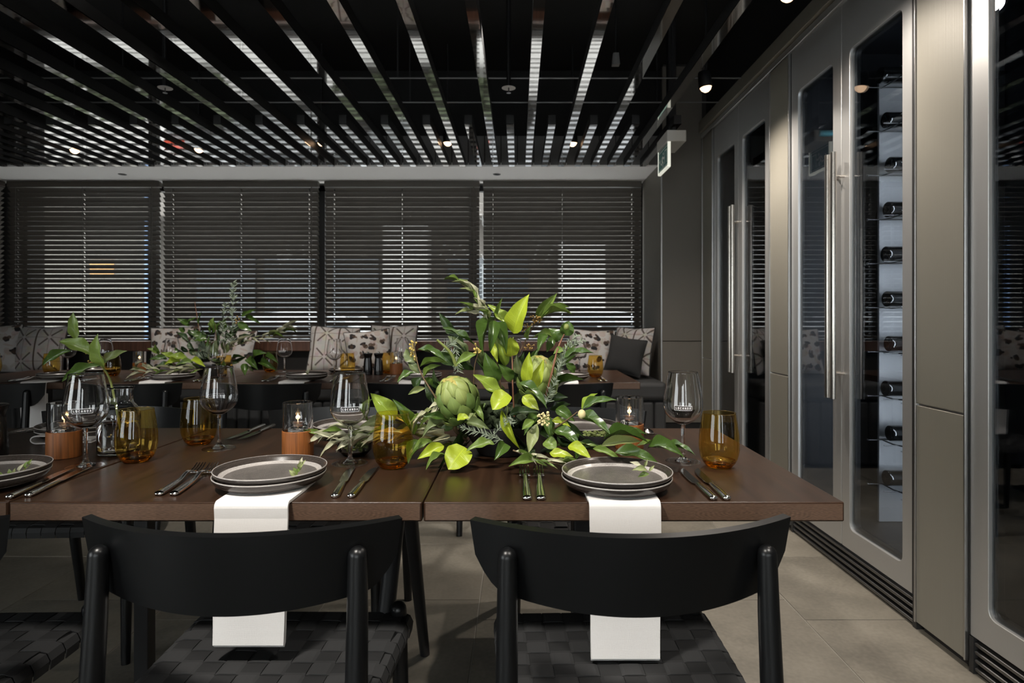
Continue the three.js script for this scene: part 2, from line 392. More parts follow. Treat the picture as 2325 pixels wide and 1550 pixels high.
// rear wall with two tall unseen windows lighting the room from behind the camera
{
  const openings = [[-2.1, -0.5], [0.25, 1.1]], y0 = 0.25, y1 = 2.5, g = [];
  let x = XL - 0.2;
  for (const [a, b] of openings) { g.push(span(x, a, 0, YC, ZB, ZB + 0.2), span(a, b, 0, y0, ZB, ZB + 0.2), span(a, b, y1, YC, ZB, ZB + 0.2)); x = b; }
  g.push(span(x, 2.35, 0, YC, ZB, ZB + 0.2));
  struct(mesh('wall_rear', merge(g), M.darkWall));
  openings.forEach(([a, b], i) => {
    const w = struct(mesh(`window_${i + 6}`, merge([span(a, b, y0, y0 + 0.05, ZB + 0.08, ZB + 0.13), span(a, b, y1 - 0.05, y1, ZB + 0.08, ZB + 0.13), span(a, a + 0.05, y0, y1, ZB + 0.08, ZB + 0.13), span(b - 0.05, b, y0, y1, ZB + 0.08, ZB + 0.13)]), M.frameDark));
    mesh('window_pane', span(a + 0.05, b - 0.05, y0 + 0.05, y1 - 0.05, ZB + 0.1, ZB + 0.106), M.pane, w);
  });
}
// windows behind the blinds
const MULL = [OX0, (350 - CX) * 5.63 / F, (731 - CX) * 5.63 / F, (1074 - CX) * 5.63 / F, OX1];
for (let i = 0; i < 4; i++) {
  const a = MULL[i], b = MULL[i + 1], wd = 0.036;
  const w = struct(mesh(`window_${i + 1}`, merge([span(a, b, OY0, OY0 + 0.05, -5.66, -5.6), span(a, b, OY1 - 0.05, OY1, -5.66, -5.6), span(a, a + wd, OY0, OY1, -5.66, -5.6), span(b - wd, b, OY0, OY1, -5.66, -5.6)]), M.frameDark));
  mesh('window_pane', span(a + wd, b - wd, OY0 + 0.05, OY1 - 0.05, -5.635, -5.629), M.pane, w);
}
// venetian blinds: every slat is a part
{
  const pitch = 0.0418, tilt = 41 * R, sw = 0.05;
  const slatGeo = (w) => sheetSlat(w);
  function sheetSlat(w) {
    const across = new V3(1, 0, 0), bar = (q0, q1, x0, x1) => {
      const pts = []; for (let k = 0; k <= 4; k++) { const q = (q0 + (q1 - q0) * k / 4) * sw, crown = 0.0022 * (1 - (2 * q / sw) ** 2); pts.push(new V3((x0 + x1) / 2, crown, q)); }
      return strip(pts, across, x1 - x0, 0.0014);
    };
    // cut out where the lift cords pass
    const g_ = [], cuts = [-0.44, 0, 0.44].map((c) => c * w); let x = -w / 2;
    for (const c of cuts) { g_.push(bar(-0.5, 0.5, x, c - 0.004), bar(-0.5, -0.2, c - 0.004, c + 0.004), bar(0.2, 0.5, c - 0.004, c + 0.004)); x = c + 0.004; }
    g_.push(bar(-0.5, 0.5, x, w / 2));
    const g = merge(g_);
    g.rotateX(-tilt); // the edge towards the room is the higher one
    return g;
  }
  const spans = [[20, 364], [372, 724], [738, 1089], [1097, 1456]];
  const labels = ['far left venetian blind with grey brown slats, beside the bright gap', 'second venetian blind from the left, behind the leafy far centrepiece', 'third venetian blind from the left, above the patterned cushions in the middle', 'rightmost venetian blind in the window, next to the panelled pilaster'];
  spans.forEach(([u0, u1], i) => {
    const x0 = (u0 - CX) * DW / F, x1 = (u1 - CX) * DW / F, w = x1 - x0;
    const b = thing('venetian_blind', labels[i], 'blind', [(x0 + x1) / 2, 0, -DW]);
    mesh('head_rail', rbox(w, 0.05, 0.055, 0.004, 0, YB - 0.027, 0), M.slat, b);
    const g = slatGeo(w - 0.004);
    let y = YB - 0.075;
    for (; y > 0.93; y -= pitch) { const s = mesh('slat', g, M.slat, b); s.position.y = y + rr(-0.0008, 0.0008); s.rotation.x = rr(-0.6, 0.6) * R; }
    mesh('bottom_rail', rbox(w - 0.004, 0.022, 0.05, 0.004, 0, y + 0.012, 0), M.slat, b);
    for (const q of [0.06, 0.5, 0.94]) for (const z of [-0.026, 0.026]) mesh('ladder_cord', box(0.0022, YB - 0.05 - y, 0.0022, (q - 0.5) * w, (YB - 0.05 + y) / 2, z), M.cord, b);
    if (i !== 3) mesh('tilt_wand', new THREE.CylinderGeometry(0.004, 0.004, 0.9, 8).translate(w / 2 - 0.05, YB - 0.5, 0.045), M.slat, b);
  });
  // blind on the left wall, seen at its end
  const b = thing('venetian_blind', 'dark venetian blind hanging on the left side wall, cut by the frame edge', 'blind', [XL + 0.06, 0, -5.02], Math.PI / 2);
  mesh('head_rail', rbox(0.8, 0.05, 0.055, 0.004, 0, YB - 0.027, 0), M.slat, b);
  const g = slatGeo(0.8); let y = YB - 0.075;
  for (; y > 0.94; y -= pitch) mesh('slat', g, M.slat, b).position.y = y;
  mesh('bottom_rail', rbox(0.8, 0.022, 0.05, 0.004, 0, y + 0.012, 0), M.slat, b);
}
// outside: ground, the building across the street, hedges, a red car
struct(mesh('street', span(-40, 40, -0.5, -0.3, -40, -5.9), std([0.5, 0.485, 0.47], 0.9)));
{
  const d = 15, U = (u) => (u - CX) * d / F, Y = (v) => EYE - (v - CY) * d / F;
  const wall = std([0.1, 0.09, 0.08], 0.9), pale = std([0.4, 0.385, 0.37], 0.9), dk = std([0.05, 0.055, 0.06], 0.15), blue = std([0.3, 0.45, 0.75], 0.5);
  const b = thing('building', 'street building with pale pillars seen in strips between the blind slats', 'building');
  mesh('wall', span(-24, 16, -0.3, 7, -d - 1.2, -d - 0.6), wall, b);
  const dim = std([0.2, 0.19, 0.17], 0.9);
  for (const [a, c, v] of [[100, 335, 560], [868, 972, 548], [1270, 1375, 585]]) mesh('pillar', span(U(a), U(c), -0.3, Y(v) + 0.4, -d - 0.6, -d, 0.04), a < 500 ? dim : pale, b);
  for (const [a, c] of [[420, 560], [580, 700], [1010, 1200], [740, 850]]) mesh('window', span(U(a), U(c), 0.6, 2.6, -d - 0.62, -d - 0.5, 0.02), dk, b);
  mesh('canopy', span(U(0), U(1480), Y(500), Y(470), -d - 0.6, -d + 0.6, 0.04), wall, b);
  mesh('drainpipe', span(U(330), U(337), -0.3, 6, -d - 0.1, -d + 0.05, 0.02), blue, b);
  const lampMat = std([0.2, 0.1, 0.03], 0.6, 0, { emissive: new THREE.Color().setRGB(1, 0.55, 0.25), emissiveIntensity: 1.8 });
  mesh('lamp_panel', span(U(207), U(259), Y(622), Y(590), -d + 0.001, -d + 0.05), lampMat, b);
  const hedge = (u0, u1, dd, h, label) => {
    const t = thing('hedge', label, 'hedge', [(U(u0) + U(u1)) / 2 * dd / d, -0.3, -dd]), w = (U(u1) - U(u0)) * dd / d, g = [];
    for (let i = 0; i < 420; i++) { const q = new THREE.IcosahedronGeometry(rr(0.06, 0.14), 0); q.scale(1, 0.6, 1); q.rotateY(rr(0, 6)); q.translate(rr(-w / 2, w / 2), rr(0.1, h), rr(-0.25, 0.25)); g.push(q); }
    const m = mesh('foliage', merge(g), std([0.05, 0.065, 0.03], 0.8), t); m.userData.kind = 'stuff';
  };
  hedge(20, 520, 9.5, 0.75, 'low green hedge outside on the left, glimpsed between the slats');
  hedge(760, 1120, 9.5, 0.7, 'low green hedge outside in the middle, glimpsed between the slats');
  const car = (u, dd, color, label) => {
    const t = thing('car', label, 'car', [(u - CX) * dd / F, -0.3, -dd]), paint = phys(color, 0.3, { clearcoat: 1 });
    const s = new THREE.Shape(); s.moveTo(-2, 0.3); s.lineTo(-2.05, 0.75); s.quadraticCurveTo(-1.6, 0.9, -1.2, 0.95); s.lineTo(-0.6, 1.4); s.quadraticCurveTo(0.2, 1.5, 0.9, 1.4); s.lineTo(1.5, 0.98); s.lineTo(2, 0.9); s.lineTo(2.05, 0.3); s.lineTo(-2, 0.3);
    mesh('body', new THREE.ExtrudeGeometry(s, { depth: 1.6, bevelSize: 0.06, bevelThickness: 0.06, bevelSegments: 2 }).translate(0, 0, -0.8), paint, t);
    mesh('side_window', merge([span(-0.85, 0.1, 1.0, 1.32, 0.85, 0.87), span(0.18, 1.05, 1.0, 1.32, 0.85, 0.87)]), dk, t);
    for (const x of [-1.3, 1.3]) mesh('wheel', new THREE.CylinderGeometry(0.32, 0.32, 0.22, 20).rotateX(Math.PI / 2).translate(x, 0.32, 0.78), M.black, t);
    mesh('tail_lamp', span(-2.1, -1.75, 0.72, 0.86, 0.72, 0.88, 0.02), std([0.5, 0.06, 0.03], 0.3), t);
  };
  car(690, 11.5, [0.3, 0.31, 0.32], 'white car with red tail lamps parked outside, glimpsed between the slats');
  car(1330, 11.5, [0.35, 0.36, 0.38], 'pale silver car parked outside, glimpsed between the slats on the right');
}
// ---------------------------------------------------------------- wine fridges
const toWall = new THREE.Matrix4().makeBasis(new V3(0, 0, -1), new V3(0, 1, 0), new V3(1, 0, 0));
function rectPath(P_, a0, a1, y0, y1, r) {
  P_.moveTo(a0 + r, y0); P_.lineTo(a1 - r, y0); P_.quadraticCurveTo(a1, y0, a1, y0 + r); P_.lineTo(a1, y1 - r); P_.quadraticCurveTo(a1, y1, a1 - r, y1); P_.lineTo(a0 + r, y1); P_.quadraticCurveTo(a0, y1, a0, y1 - r); P_.lineTo(a0, y0 + r); P_.quadraticCurveTo(a0, y0, a0 + r, y0);
  return P_;
}
function frameGeo(a0, a1, y0, y1, h0, h1, k0, k1, r, t) {
  const s = rectPath(new THREE.Shape(), a0, a1, y0, y1, 0.004); s.holes.push(rectPath(new THREE.Path(), h0, h1, k0, k1, r));
  const g = new THREE.ExtrudeGeometry(s, { depth: t, bevelSize: 0.0015, bevelThickness: 0.0015, bevelSegments: 1, curveSegments: 8 });
  return g;
}
const fridgeLabels = ['tall stainless steel wine fridge in the middle, with bottles lying in view', 'tall stainless steel wine fridge farthest away, beside the pilaster', 'tall stainless steel wine fridge nearest, cut by the right frame edge'];
UNITS.forEach((d0, i) => {
  const f = thing('wine_fridge', fridgeLabels[i], 'fridge', [XR, 0, -d0]);           // local: x into the wall, z = -(depth - d0)
  const L = (g) => g.applyMatrix4(toWall);
  // cabinet: back, sides, top, floor
  mesh('cabinet', merge([span(0.05, 0.74, 0.1, 0.118, -1.01, -0.01), span(0.05, 0.74, 2.46, 2.475, -1.01, -0.01), span(0.72, 0.74, 0.1, 2.47, -1.01, -0.01), span(0.05, 0.74, 0.1, 2.47, -1.01, -0.995), span(0.05, 0.74, 0.1, 2.47, -0.025, -0.01)]), M.fridgeInside, f);
  const doors = [[0.03, 0.512, 0.086, 0.452], [0.52, 1.012, 0.59, 0.94]];
  doors.forEach(([a0, a1, h0, h1], k) => {
    const door = mesh('door', L(frameGeo(a0, a1, 0.116, 2.468, h0, h1, 0.2, 2.25, 0.035, 0.014)).translate(0.003, 0, 0), M.steel, f);
    mesh('glass', L(new THREE.BoxGeometry(h1 - h0 + 0.012, 2.062, 0.006).translate((h0 + h1) / 2, 1.225, 0.0155)), M.fridgePane, door);
    mesh('gasket', L(frameGeo(h0 - 0.012, h1 + 0.012, 0.188, 2.262, h0 + 0.012, h1 - 0.012, 0.212, 2.238, 0.03, 0.02)).translate(0.021, 0, 0), M.frameDark, door);
    const hz = -(k ? 0.545 : 0.495), g = [new THREE.CylinderGeometry(0.0125, 0.0125, 1.07, 16).translate(-0.045, 1.288, hz)];
    for (const y of [1.717, 0.862]) g.push(new THREE.CylinderGeometry(0.006, 0.006, 0.05, 10).rotateZ(Math.PI / 2).translate(-0.02, y, hz));
    mesh('handle', merge(g), M.handle, door);
  });
  mesh('jamb', merge([span(0.0, 0.05, 0.116, 2.47, -0.028, -0.004), span(0.0, 0.05, 0.116, 2.47, -1.018, -1.012)]), M.frameDark, f);
  const grille = mesh('grille', merge([span(0.03, 0.05, 0.0, 0.112, -1.015, -0.005), span(0.0, 0.05, 0.0, 0.112, -0.025, -0.004), span(0, 0.05, 0, 0.112, -1.016, -0.998)]), M.frameDark, f);
  for (let k = 0; k < 4; k++) { const s = mesh('louvre', rbox(0.02, 0.013, 0.97, 0.003, 0, 0, 0), M.steelDark, grille); s.position.set(0.012, 0.018 + k * 0.026, -0.511); s.rotation.z = 0.35; }
  // pale divider with bottle cradles
  mesh('divider', span(0.33, 0.72, 0.119, 2.3, -0.815, -0.8, 0.003), M.fridgePale, f);
  for (let k = 0; k < 10; k++) {
    const y = 0.305 + k * 0.212, g = [];
    for (const z of [-0.79, -0.66, -0.53]) g.push(tube([[0.27, y, z], [0.45, y, z], [0.7, y + 0.004, z]], 0.0028, 8, 6));
    for (const x of [0.34, 0.6]) g.push(tube([[x, y, -0.8], [x, y - 0.004, -0.7], [x, y + 0.002, -0.6], [x, y, -0.05]], 0.0028, 8, 6));
    g.push(new THREE.SphereGeometry(0.006, 8, 6).translate(0.27, y, -0.79));
    mesh('wire_shelf', merge(g), M.wire, f);
  }
});
// wine bottles on the cradles
const bottleProfile = [[0.0001, 0.012], [0.02, 0.008], [0.034, 0], [0.0372, 0.004], [0.0375, 0.02], [0.0375, 0.18], [0.034, 0.2], [0.02, 0.225], [0.0145, 0.245], [0.014, 0.29], [0.0155, 0.292], [0.0155, 0.3], [0.0001, 0.3]];
function makeBottle(label, group) {
  const t = thing('wine_bottle', label, 'bottle', [0, 0, 0], 0, group);
  mesh('glass', lathe(bottleProfile, 28).rotateZ(-Math.PI / 2), M.bottle, t);
  mesh('capsule', lathe([[0.0158, 0.238], [0.0152, 0.3], [0.0001, 0.3015]], 20).rotateZ(-Math.PI / 2), M.blackMetal, t);
  return t;
}
const order = ['topmost', 'second', 'third', 'fourth', 'fifth', 'sixth', 'seventh', 'eighth', 'ninth', 'lowest'];
const bottle0 = makeBottle('', 'wine bottles lying in the middle fridge');
{
  const xs = [0.3, 0.325, 0.345, 0.335, 0.325, 0.33, 0.34, 0.325, 0.345, 0.33];
  for (let k = 0; k < 10; k++) {
    const y = 0.305 + (9 - k) * 0.212 + 0.0405, lab = `black wine bottle lying base outward in the middle fridge, ${order[k]} of the ten`;
    const pos = [XR + xs[k], y, -(2.2 + 0.745)];
    if (!k) { bottle0.position.set(...pos); bottle0.userData.label = lab; } else dup(bottle0, 'wine_bottle', pos, 0, lab);
  }
  const cap = thing('wine_bottle', 'wine bottle with teal capsule in the middle fridge behind its left door, upper', 'bottle', [XR + 0.42, 0.305 + 8 * 0.212 + 0.04, -3.19 + 0.035], Math.PI);
  mesh('glass', lathe(bottleProfile, 20).rotateZ(-Math.PI / 2), M.bottle, cap); mesh('capsule', lathe([[0.0162, 0.238], [0.0156, 0.3], [0.0001, 0.3025]], 20).rotateZ(-Math.PI / 2), M.teal, cap);
  dup(cap, 'wine_bottle', [XR + 0.42, 0.305 + 7 * 0.212 + 0.04, -3.155], Math.PI, 'wine bottle with teal capsule in the middle fridge behind its left door, middle one');
  dup(cap, 'wine_bottle', [XR + 0.42, 0.305 + 6 * 0.212 + 0.04, -3.155], Math.PI, 'wine bottle with teal capsule in the middle fridge behind its left door, lower');
}
// unseen lamp on the middle fridge's near side wall, placed to light the divider
{
  const l = thing('unseen_fridge_lamp', 'slim unseen vertical lamp inside the middle fridge, lighting the pale divider', 'lamp', [XR + 0.62, 1.2, -2.232]);
  mesh('lamp_tube', box(0.02, 1.9, 0.008), std([0.8, 0.85, 0.9], 0.5, 0, { emissive: new THREE.Color().setRGB(0.8, 0.9, 1), emissiveIntensity: 0.8 }), l);
  const a = new THREE.RectAreaLight(new THREE.Color().setRGB(0.95, 0.97, 1), 120, 0.02, 1.9);
  a.position.set(0, 0, -0.006);
  l.add(a);
}

// ---------------------------------------------------------------- tables
function makeTop(w, dp, r = 0.004) {
  const g = rbox(w, 0.038, dp, r, 0, -0.019, 0, 2);
  return g;
}
function table(label, x0, x1, dNear, dFar, base, group) {
  const w = x1 - x0 - 0.003, dp = dFar - dNear, t = thing('dining_table', label, 'table', [(x0 + x1) / 2, 0, -(dNear + dFar) / 2], 0, group);
  const top = mesh('tabletop', rbox(w, 0.038, dp, 0.003, 0, TABLE - 0.019, 0, 2), M.tableTop, t);
  mesh('end_board', metreUV(new THREE.BoxGeometry(w - 0.008, 0.031, 0.002)).translate(0, TABLE - 0.019, dp / 2 + 0.0002), M.tableEdge, top);
  if (base === 'trestle') {
    mesh('leg', rbox(0.034, 0.71, 0.034, 0.003, -w / 2 + 0.082, 0.356, 0.1), M.blackMetal, t);
    const s = 1, x = s * (w / 2 - 0.11), g = [];
    for (const q of [-1, 1]) g.push(rod([new V3(x, 0.71, q * 0.03), new V3(x - 0.01 * s, 0, q * 0.44)], [0.022, 0.016], 10));
    mesh('trestle', merge([...g, rbox(0.05, 0.03, 0.5, 0.004, x, 0.7, 0)]), M.blackMetal, t);
  } else {
    mesh('column', merge([rbox(0.09, 0.69, 0.09, 0.006, -0.04, 0.362, 0), rbox(0.5, 0.012, 0.5, 0.004, -0.04, 0.706, 0)]), M.blackMetal, t);
    mesh('foot_plate', rbox(0.42, 0.018, 0.42, 0.004, -0.04, 0.009, 0), M.blackMetal, t);
  }
  return t;
}
table('dark oak dining table in the foreground on the right, reaching the steel fridges', -0.184, 0.6325, 1.2, 2.0, 'column');
table('dark oak dining table in the foreground on the left, on black trestle legs', -0.985, -0.184, 1.2, 2.0, 'trestle');
table('dark oak dining table in the foreground cut by the left frame edge', -1.79, -0.988, 1.206, 2.006, 'column');
const backNames = ['rightmost back table, its bare corner beside the charcoal cushion', 'second back table from the right, with pepper mills and a candle', 'third back table from the right, with the leafy far centrepiece', 'fourth back table from the right, behind the vase sprig', 'back table at the far left edge of the photograph'];
backNames.forEach((l, i) => table('dark oak table, ' + l, 0.672 - 0.79 * (i + 1), 0.672 - 0.79 * i, 3.4, 4.2, 'column'));

// ---------------------------------------------------------------- chairs (the sitter looks towards -z)
function makeChair(label) {
  const c = thing('dining_chair', label, 'chair', [0, 0, 0], 0);
  // curved back band
  const zc = (x) => 0.2 - 0.095 * (x / 0.265) ** 2;
  const band = shell((a, b) => {
    const s = b * 2 - 1, as = Math.abs(s);
    const corner = as > 0.82 ? 0.052 * ((as - 0.82) / 0.18) ** 2.4 : 0;
    const y0 = 0.629 + 0.02 * s * s + corner, y1 = 0.7635 - 0.002 * s * s, y = y0 + (y1 - y0) * a, k = (y - 0.63) / 0.134;
    const x = s * (0.252 + 0.019 * k);
    return new V3(x, y, zc(x) + 0.021 * (k - 0.5));
  }, 10, 48, 0.015);
  mesh('backrest', band, M.blackWood, c);
  for (const s of [-1, 1]) {
    mesh('back_leg', rod([new V3(s * 0.217, 0.0, 0.26), new V3(s * 0.2185, 0.25, 0.218), new V3(s * 0.2175, 0.45, 0.192), new V3(s * 0.216, 0.62, 0.178), new V3(s * 0.2155, 0.714, 0.173)], [0.015, 0.0185, 0.019, 0.0175, 0.0158], 18, 1), M.blackWood, c);
    mesh('front_leg', rod([new V3(s * 0.215, 0, -0.215), new V3(s * 0.212, 0.25, -0.205), new V3(s * 0.208, 0.452, -0.195)], [0.0135, 0.0175, 0.0185], 16, 1), M.blackWood, c);
    mesh('side_rail', rod([new V3(s * 0.222, 0.425, -0.2), new V3(s * 0.205, 0.42, 0.19)], [0.0165, 0.0165], 12, 1), M.blackWood, c);
  }
  for (const [z, hw] of [[-0.2, 0.215], [0.165, 0.2]]) mesh('cross_rail', rod([new V3(-hw, 0.424, z), new V3(hw, 0.424, z)], [0.016, 0.016], 12, 1), M.blackWood, c);
  // woven webbing: straps over and under one another, wrapped round the rails
  const hw = (z) => 0.2225 - 0.0175 * (z + 0.2) / 0.38, NX = 10, NZ = 9, z0 = -0.2, z1 = 0.17, ys = 0.4415, amp = 0.0016;
  for (let i = 0; i < NX; i++) {
    const q = (i + 0.5) / NX * 2 - 1, pts = [];
    pts.push(new V3(q * hw(z0), ys - 0.036, z0 - 0.016), new V3(q * hw(z0), ys - 0.018, z0 - 0.0185), new V3(q * hw(z0), ys - 0.005, z0 - 0.013));
    for (let k = 0; k < NZ; k++) for (const f of [0.14, 0.5, 0.86]) { const z = z0 + (z1 - z0) * (k + f) / NZ; pts.push(new V3(q * hw(z), ys + (f === 0.5 ? amp * 1.15 : amp) * ((i + k) % 2 ? 1 : -1), z)); }
    pts.push(new V3(q * hw(z1), ys - 0.005, z1 + 0.013), new V3(q * hw(z1), ys - 0.02, z1 + 0.0185), new V3(q * hw(z1), ys - 0.036, z1 + 0.016));
    mesh('strap', strip(pts, new V3(1, 0, 0), pts.map((p) => hw(p.z) * 2 / NX * 0.94), 0.0018), M.webbing, c);
  }
  for (let j = 0; j < NZ; j++) {
    const z = z0 + (z1 - z0) * (j + 0.5) / NZ, h = hw(z), pts = [new V3(-h - 0.016, ys - 0.036, z), new V3(-h - 0.0185, ys - 0.018, z), new V3(-h - 0.012, ys - 0.004, z)];
    for (let k = 0; k < NX; k++) for (const f of [0.14, 0.5, 0.86]) pts.push(new V3(-h + 2 * h * (k + f) / NX, ys + (f === 0.5 ? amp * 1.15 : amp) * ((k + j) % 2 ? -1 : 1), z));
    pts.push(new V3(h + 0.012, ys - 0.004, z), new V3(h + 0.0185, ys - 0.018, z), new V3(h + 0.016, ys - 0.036, z));
    mesh('strap', strip(pts, new V3(0, 0, 1), (z1 - z0) / NZ * 0.94, 0.0018), M.webbingSheen, c);
  }
  return c;
}
const chair0 = makeChair('black wooden chair in the left foreground, hiding part of the left white napkin');
chair0.position.set(-0.478, 0, -1.2); chair0.rotation.y = -0.01;
const chair = (x, d, turn, label) => dup(chair0, 'dining_chair', [x, 0, -d], turn, 'black chair ' + label);
chair(0.193, 1.197, 0.03, 'in the right foreground, hiding part of the right white napkin');
chair(-1.163, 1.195, 0.02, 'with woven seat cut by the left frame edge in the foreground');
chair(0.2, 2.17, Math.PI + 0.02, 'facing the camera across the right foreground table, behind its candle');
chair(-0.655, 2.18, Math.PI - 0.03, 'facing the camera across the left foreground table, behind its candle');
chair(-1.48, 2.19, Math.PI + 0.05, 'facing the camera across the far left foreground table');
chair(0.2256, 3.4, 0, 'in the second row, backed to us before the rightmost back table');
chair(-0.519, 3.4, 0.02, 'in the second row, half hidden behind the leafy foreground centrepiece');
chair(-1.31, 3.4, -0.02, 'in the second row, seen above the left foreground candle');
chair(-2.054, 3.4, 0.02, 'in the second row, between the vase and the mirrored lettering');
chair(-2.77, 3.4, 0, 'in the second row, at the far left behind the wooden candle holder');

// ---------------------------------------------------------------- banquette and cushions along the window
{
  const b = thing('banquette', 'charcoal upholstered banquette with channelled front under the window', 'bench', [0, 0, 0]);
  const x0 = -4.5, x1 = XP - 0.005, n = 62, w = (x1 - x0) / n;
  mesh('base', span(x0, x1, 0.02, 0.5, -5.45, -4.58), M.upholstery, b);
  mesh('seat_cushion', span(x0, x1, 0.5, 0.632, -5.42, -4.52, 0.035), M.upholstery, b);
  const g = rbox(w - 0.003, 0.46, 0.05, 0.022, 0, 0.26, -4.572, 3);
  for (let k = 0; k < n; k++) mesh('channel', g, M.upholstery, b).position.x = x0 + (k + 0.5) * w;
}
const starPrint = (s) => canvasTex(384, 384, (g, w, h) => {
  g.fillStyle = '#b0adab'; g.fillRect(0, 0, w, h);
  for (let i = 0; i < 240; i++) { g.fillStyle = `rgba(${150 + rnd() * 40},${140 + rnd() * 40},${130 + rnd() * 40},0.25)`; g.fillRect(rnd() * w, rnd() * h, 30, 30); }
  const n = 2, c = w / n;
  g.lineCap = 'butt';
  for (let i = -1; i <= n; i++) for (let j = -1; j <= n; j++) {
    g.save(); g.translate((i + 0.5) * c + s * 20, (j + 0.5) * c - s * 14);
    for (let k = 0; k < 8; k++) { g.rotate(Math.PI / 4); g.strokeStyle = k % 2 ? 'rgba(104,92,82,0.45)' : 'rgba(62,54,48,0.75)'; g.lineWidth = k % 2 ? 6 : 12; g.beginPath(); g.moveTo(0, 14); g.lineTo(0, c * 0.5); g.stroke(); }
    g.restore();
  }
  g.strokeStyle = 'rgba(60,48,40,0.85)'; g.lineWidth = 12; for (let i = 0; i <= n; i++) { g.beginPath(); g.moveTo(i * c + s * 20, 0); g.lineTo(i * c + s * 20, h); g.stroke(); }
});
const hidePrint = canvasTex(384, 384, (g, w, h) => {
  g.fillStyle = '#b3b0ae'; g.fillRect(0, 0, w, h);
  for (let i = 0; i < 60; i++) { g.fillStyle = `rgba(${120 + rnd() * 30},${95 + rnd() * 25},${72 + rnd() * 20},0.22)`; g.beginPath(); g.ellipse(rnd() * w, rnd() * h, 10 + rnd() * 30, 8 + rnd() * 20, rnd() * 3, 0, 7); g.fill(); }
  for (let i = 0; i < 15; i++) {
    const x = (i % 4 + 0.2 + rnd() * 0.6) * w / 4, y = (Math.floor(i / 4) + 0.2 + rnd() * 0.6) * h / 4;
    for (let k = 0; k < 5; k++) { g.fillStyle = k < 3 ? 'rgba(26,24,26,0.95)' : 'rgba(70,52,40,0.75)'; g.beginPath(); g.ellipse(x + (rnd() - 0.5) * 44, y + (rnd() - 0.5) * 36, 9 + rnd() * 17, 7 + rnd() * 13, rnd() * 3, 0, 7); g.fill(); }
  }
});
{
  const S = 0.4, pillow = (side) => sheet((a, b) => {
    const x = b * 2 - 1, y = a * 2 - 1, e = (1 - Math.abs(x) ** 2.6) * (1 - Math.abs(y) ** 2.6);
    const pinch = 1 - 0.07 * (1 - Math.abs(y * x)) * Math.max(Math.abs(x), Math.abs(y)) ** 4;
    return new V3(x * S / 2 * pinch * side, y * S / 2 * pinch, side * 0.075 * Math.max(e, 0) ** 0.55);
  }, 18, 18);
  const front = pillow(1), back = pillow(-1);
  const mats = { star: std([1, 1, 1], 0.9, 0, { map: starPrint(0), bumpMap: linenTex, bumpScale: 0.0006 }), star2: std([1, 1, 1], 0.9, 0, { map: starPrint(2.2), bumpMap: linenTex, bumpScale: 0.0006 }), hide: std([1, 1, 1], 0.9, 0, { map: hidePrint }), plain: M.charcoal };
  const cushion = (u, d, y, turn, lean, roll, kind, scale, label) => {
    const c = thing('cushion', label, 'cushion', [(u - CX) * d / F, y, -d], 0);
    c.rotation.set(lean, turn, roll, 'YXZ'); c.scale.setScalar(scale);
    mesh('cover', merge([front, back]), mats[kind], c);
    const r = S / 2, rim = []; for (let k = 0; k < 48; k++) { const q = k / 48 * 4, e = Math.floor(q), f = (q - e) * 2 - 1, [x, z] = [[f, -1], [1, f], [-f, 1], [-1, -f]][e]; const pinch = 1 - 0.07 * (1 - Math.abs(x * z)); rim.push(new V3(x * r * pinch, z * r * pinch, 0)); }
    mesh('piping', new THREE.TubeGeometry(new THREE.CatmullRomCurve3(rim, true), 96, 0.004, 6, true), kind === 'plain' ? M.charcoal : M.upholstery, c);
  };
  cushion(-12, 5.1, 0.845, 0.1, -0.2, 0.04, 'hide', 1, 'spotted cushion at the far left end of the banquette, cut by the frame');
  cushion(92, 5.14, 0.835, 0.05, -0.2, 0.0, 'star', 1, 'star patterned cushion behind the vase sprig, second from the left');
  cushion(398, 5.12, 0.835, 0.12, -0.2, 0.05, 'hide', 0.98, 'spotted cushion behind the left part of the far leafy centrepiece');
  cushion(528, 5.1, 0.820, -0.15, -0.22, -0.05, 'hide', 0.95, 'spotted cushion behind the right part of the far leafy centrepiece');
  cushion(757, 5.1, 0.835, 0.1, -0.25, -0.05, 'star2', 1, 'pale star patterned cushion left of the two pepper mills');
  cushion(838, 5.0, 0.825, 0.3, -0.25, 0.1, 'hide', 0.9, 'spotted cushion right behind the two pepper mills');
  cushion(893, 5.17, 0.845, -0.08, -0.2, 0.0, 'star', 1, 'star patterned cushion behind the back table candle');
  cushion(1343, 5.0, 0.826, -0.06, -0.22, -0.04, 'hide', 0.93, 'spotted cushion leaning right of the foreground centrepiece');
  cushion(1420, 4.8, 0.81, -0.4, -0.25, -0.16, 'plain', 0.72, 'plain charcoal cushion leaning between two printed cushions on the right');
  cushion(1436, 4.95, 0.84, -0.85, -0.2, 0.0, 'star2', 0.95, 'rightmost printed cushion with dark crossing lines, in the banquette corner');
}

// ---------------------------------------------------------------- tableware
const near = (u, v) => { const d = onTop(v); return [(u - CX) * d / F, TABLE, -d]; };
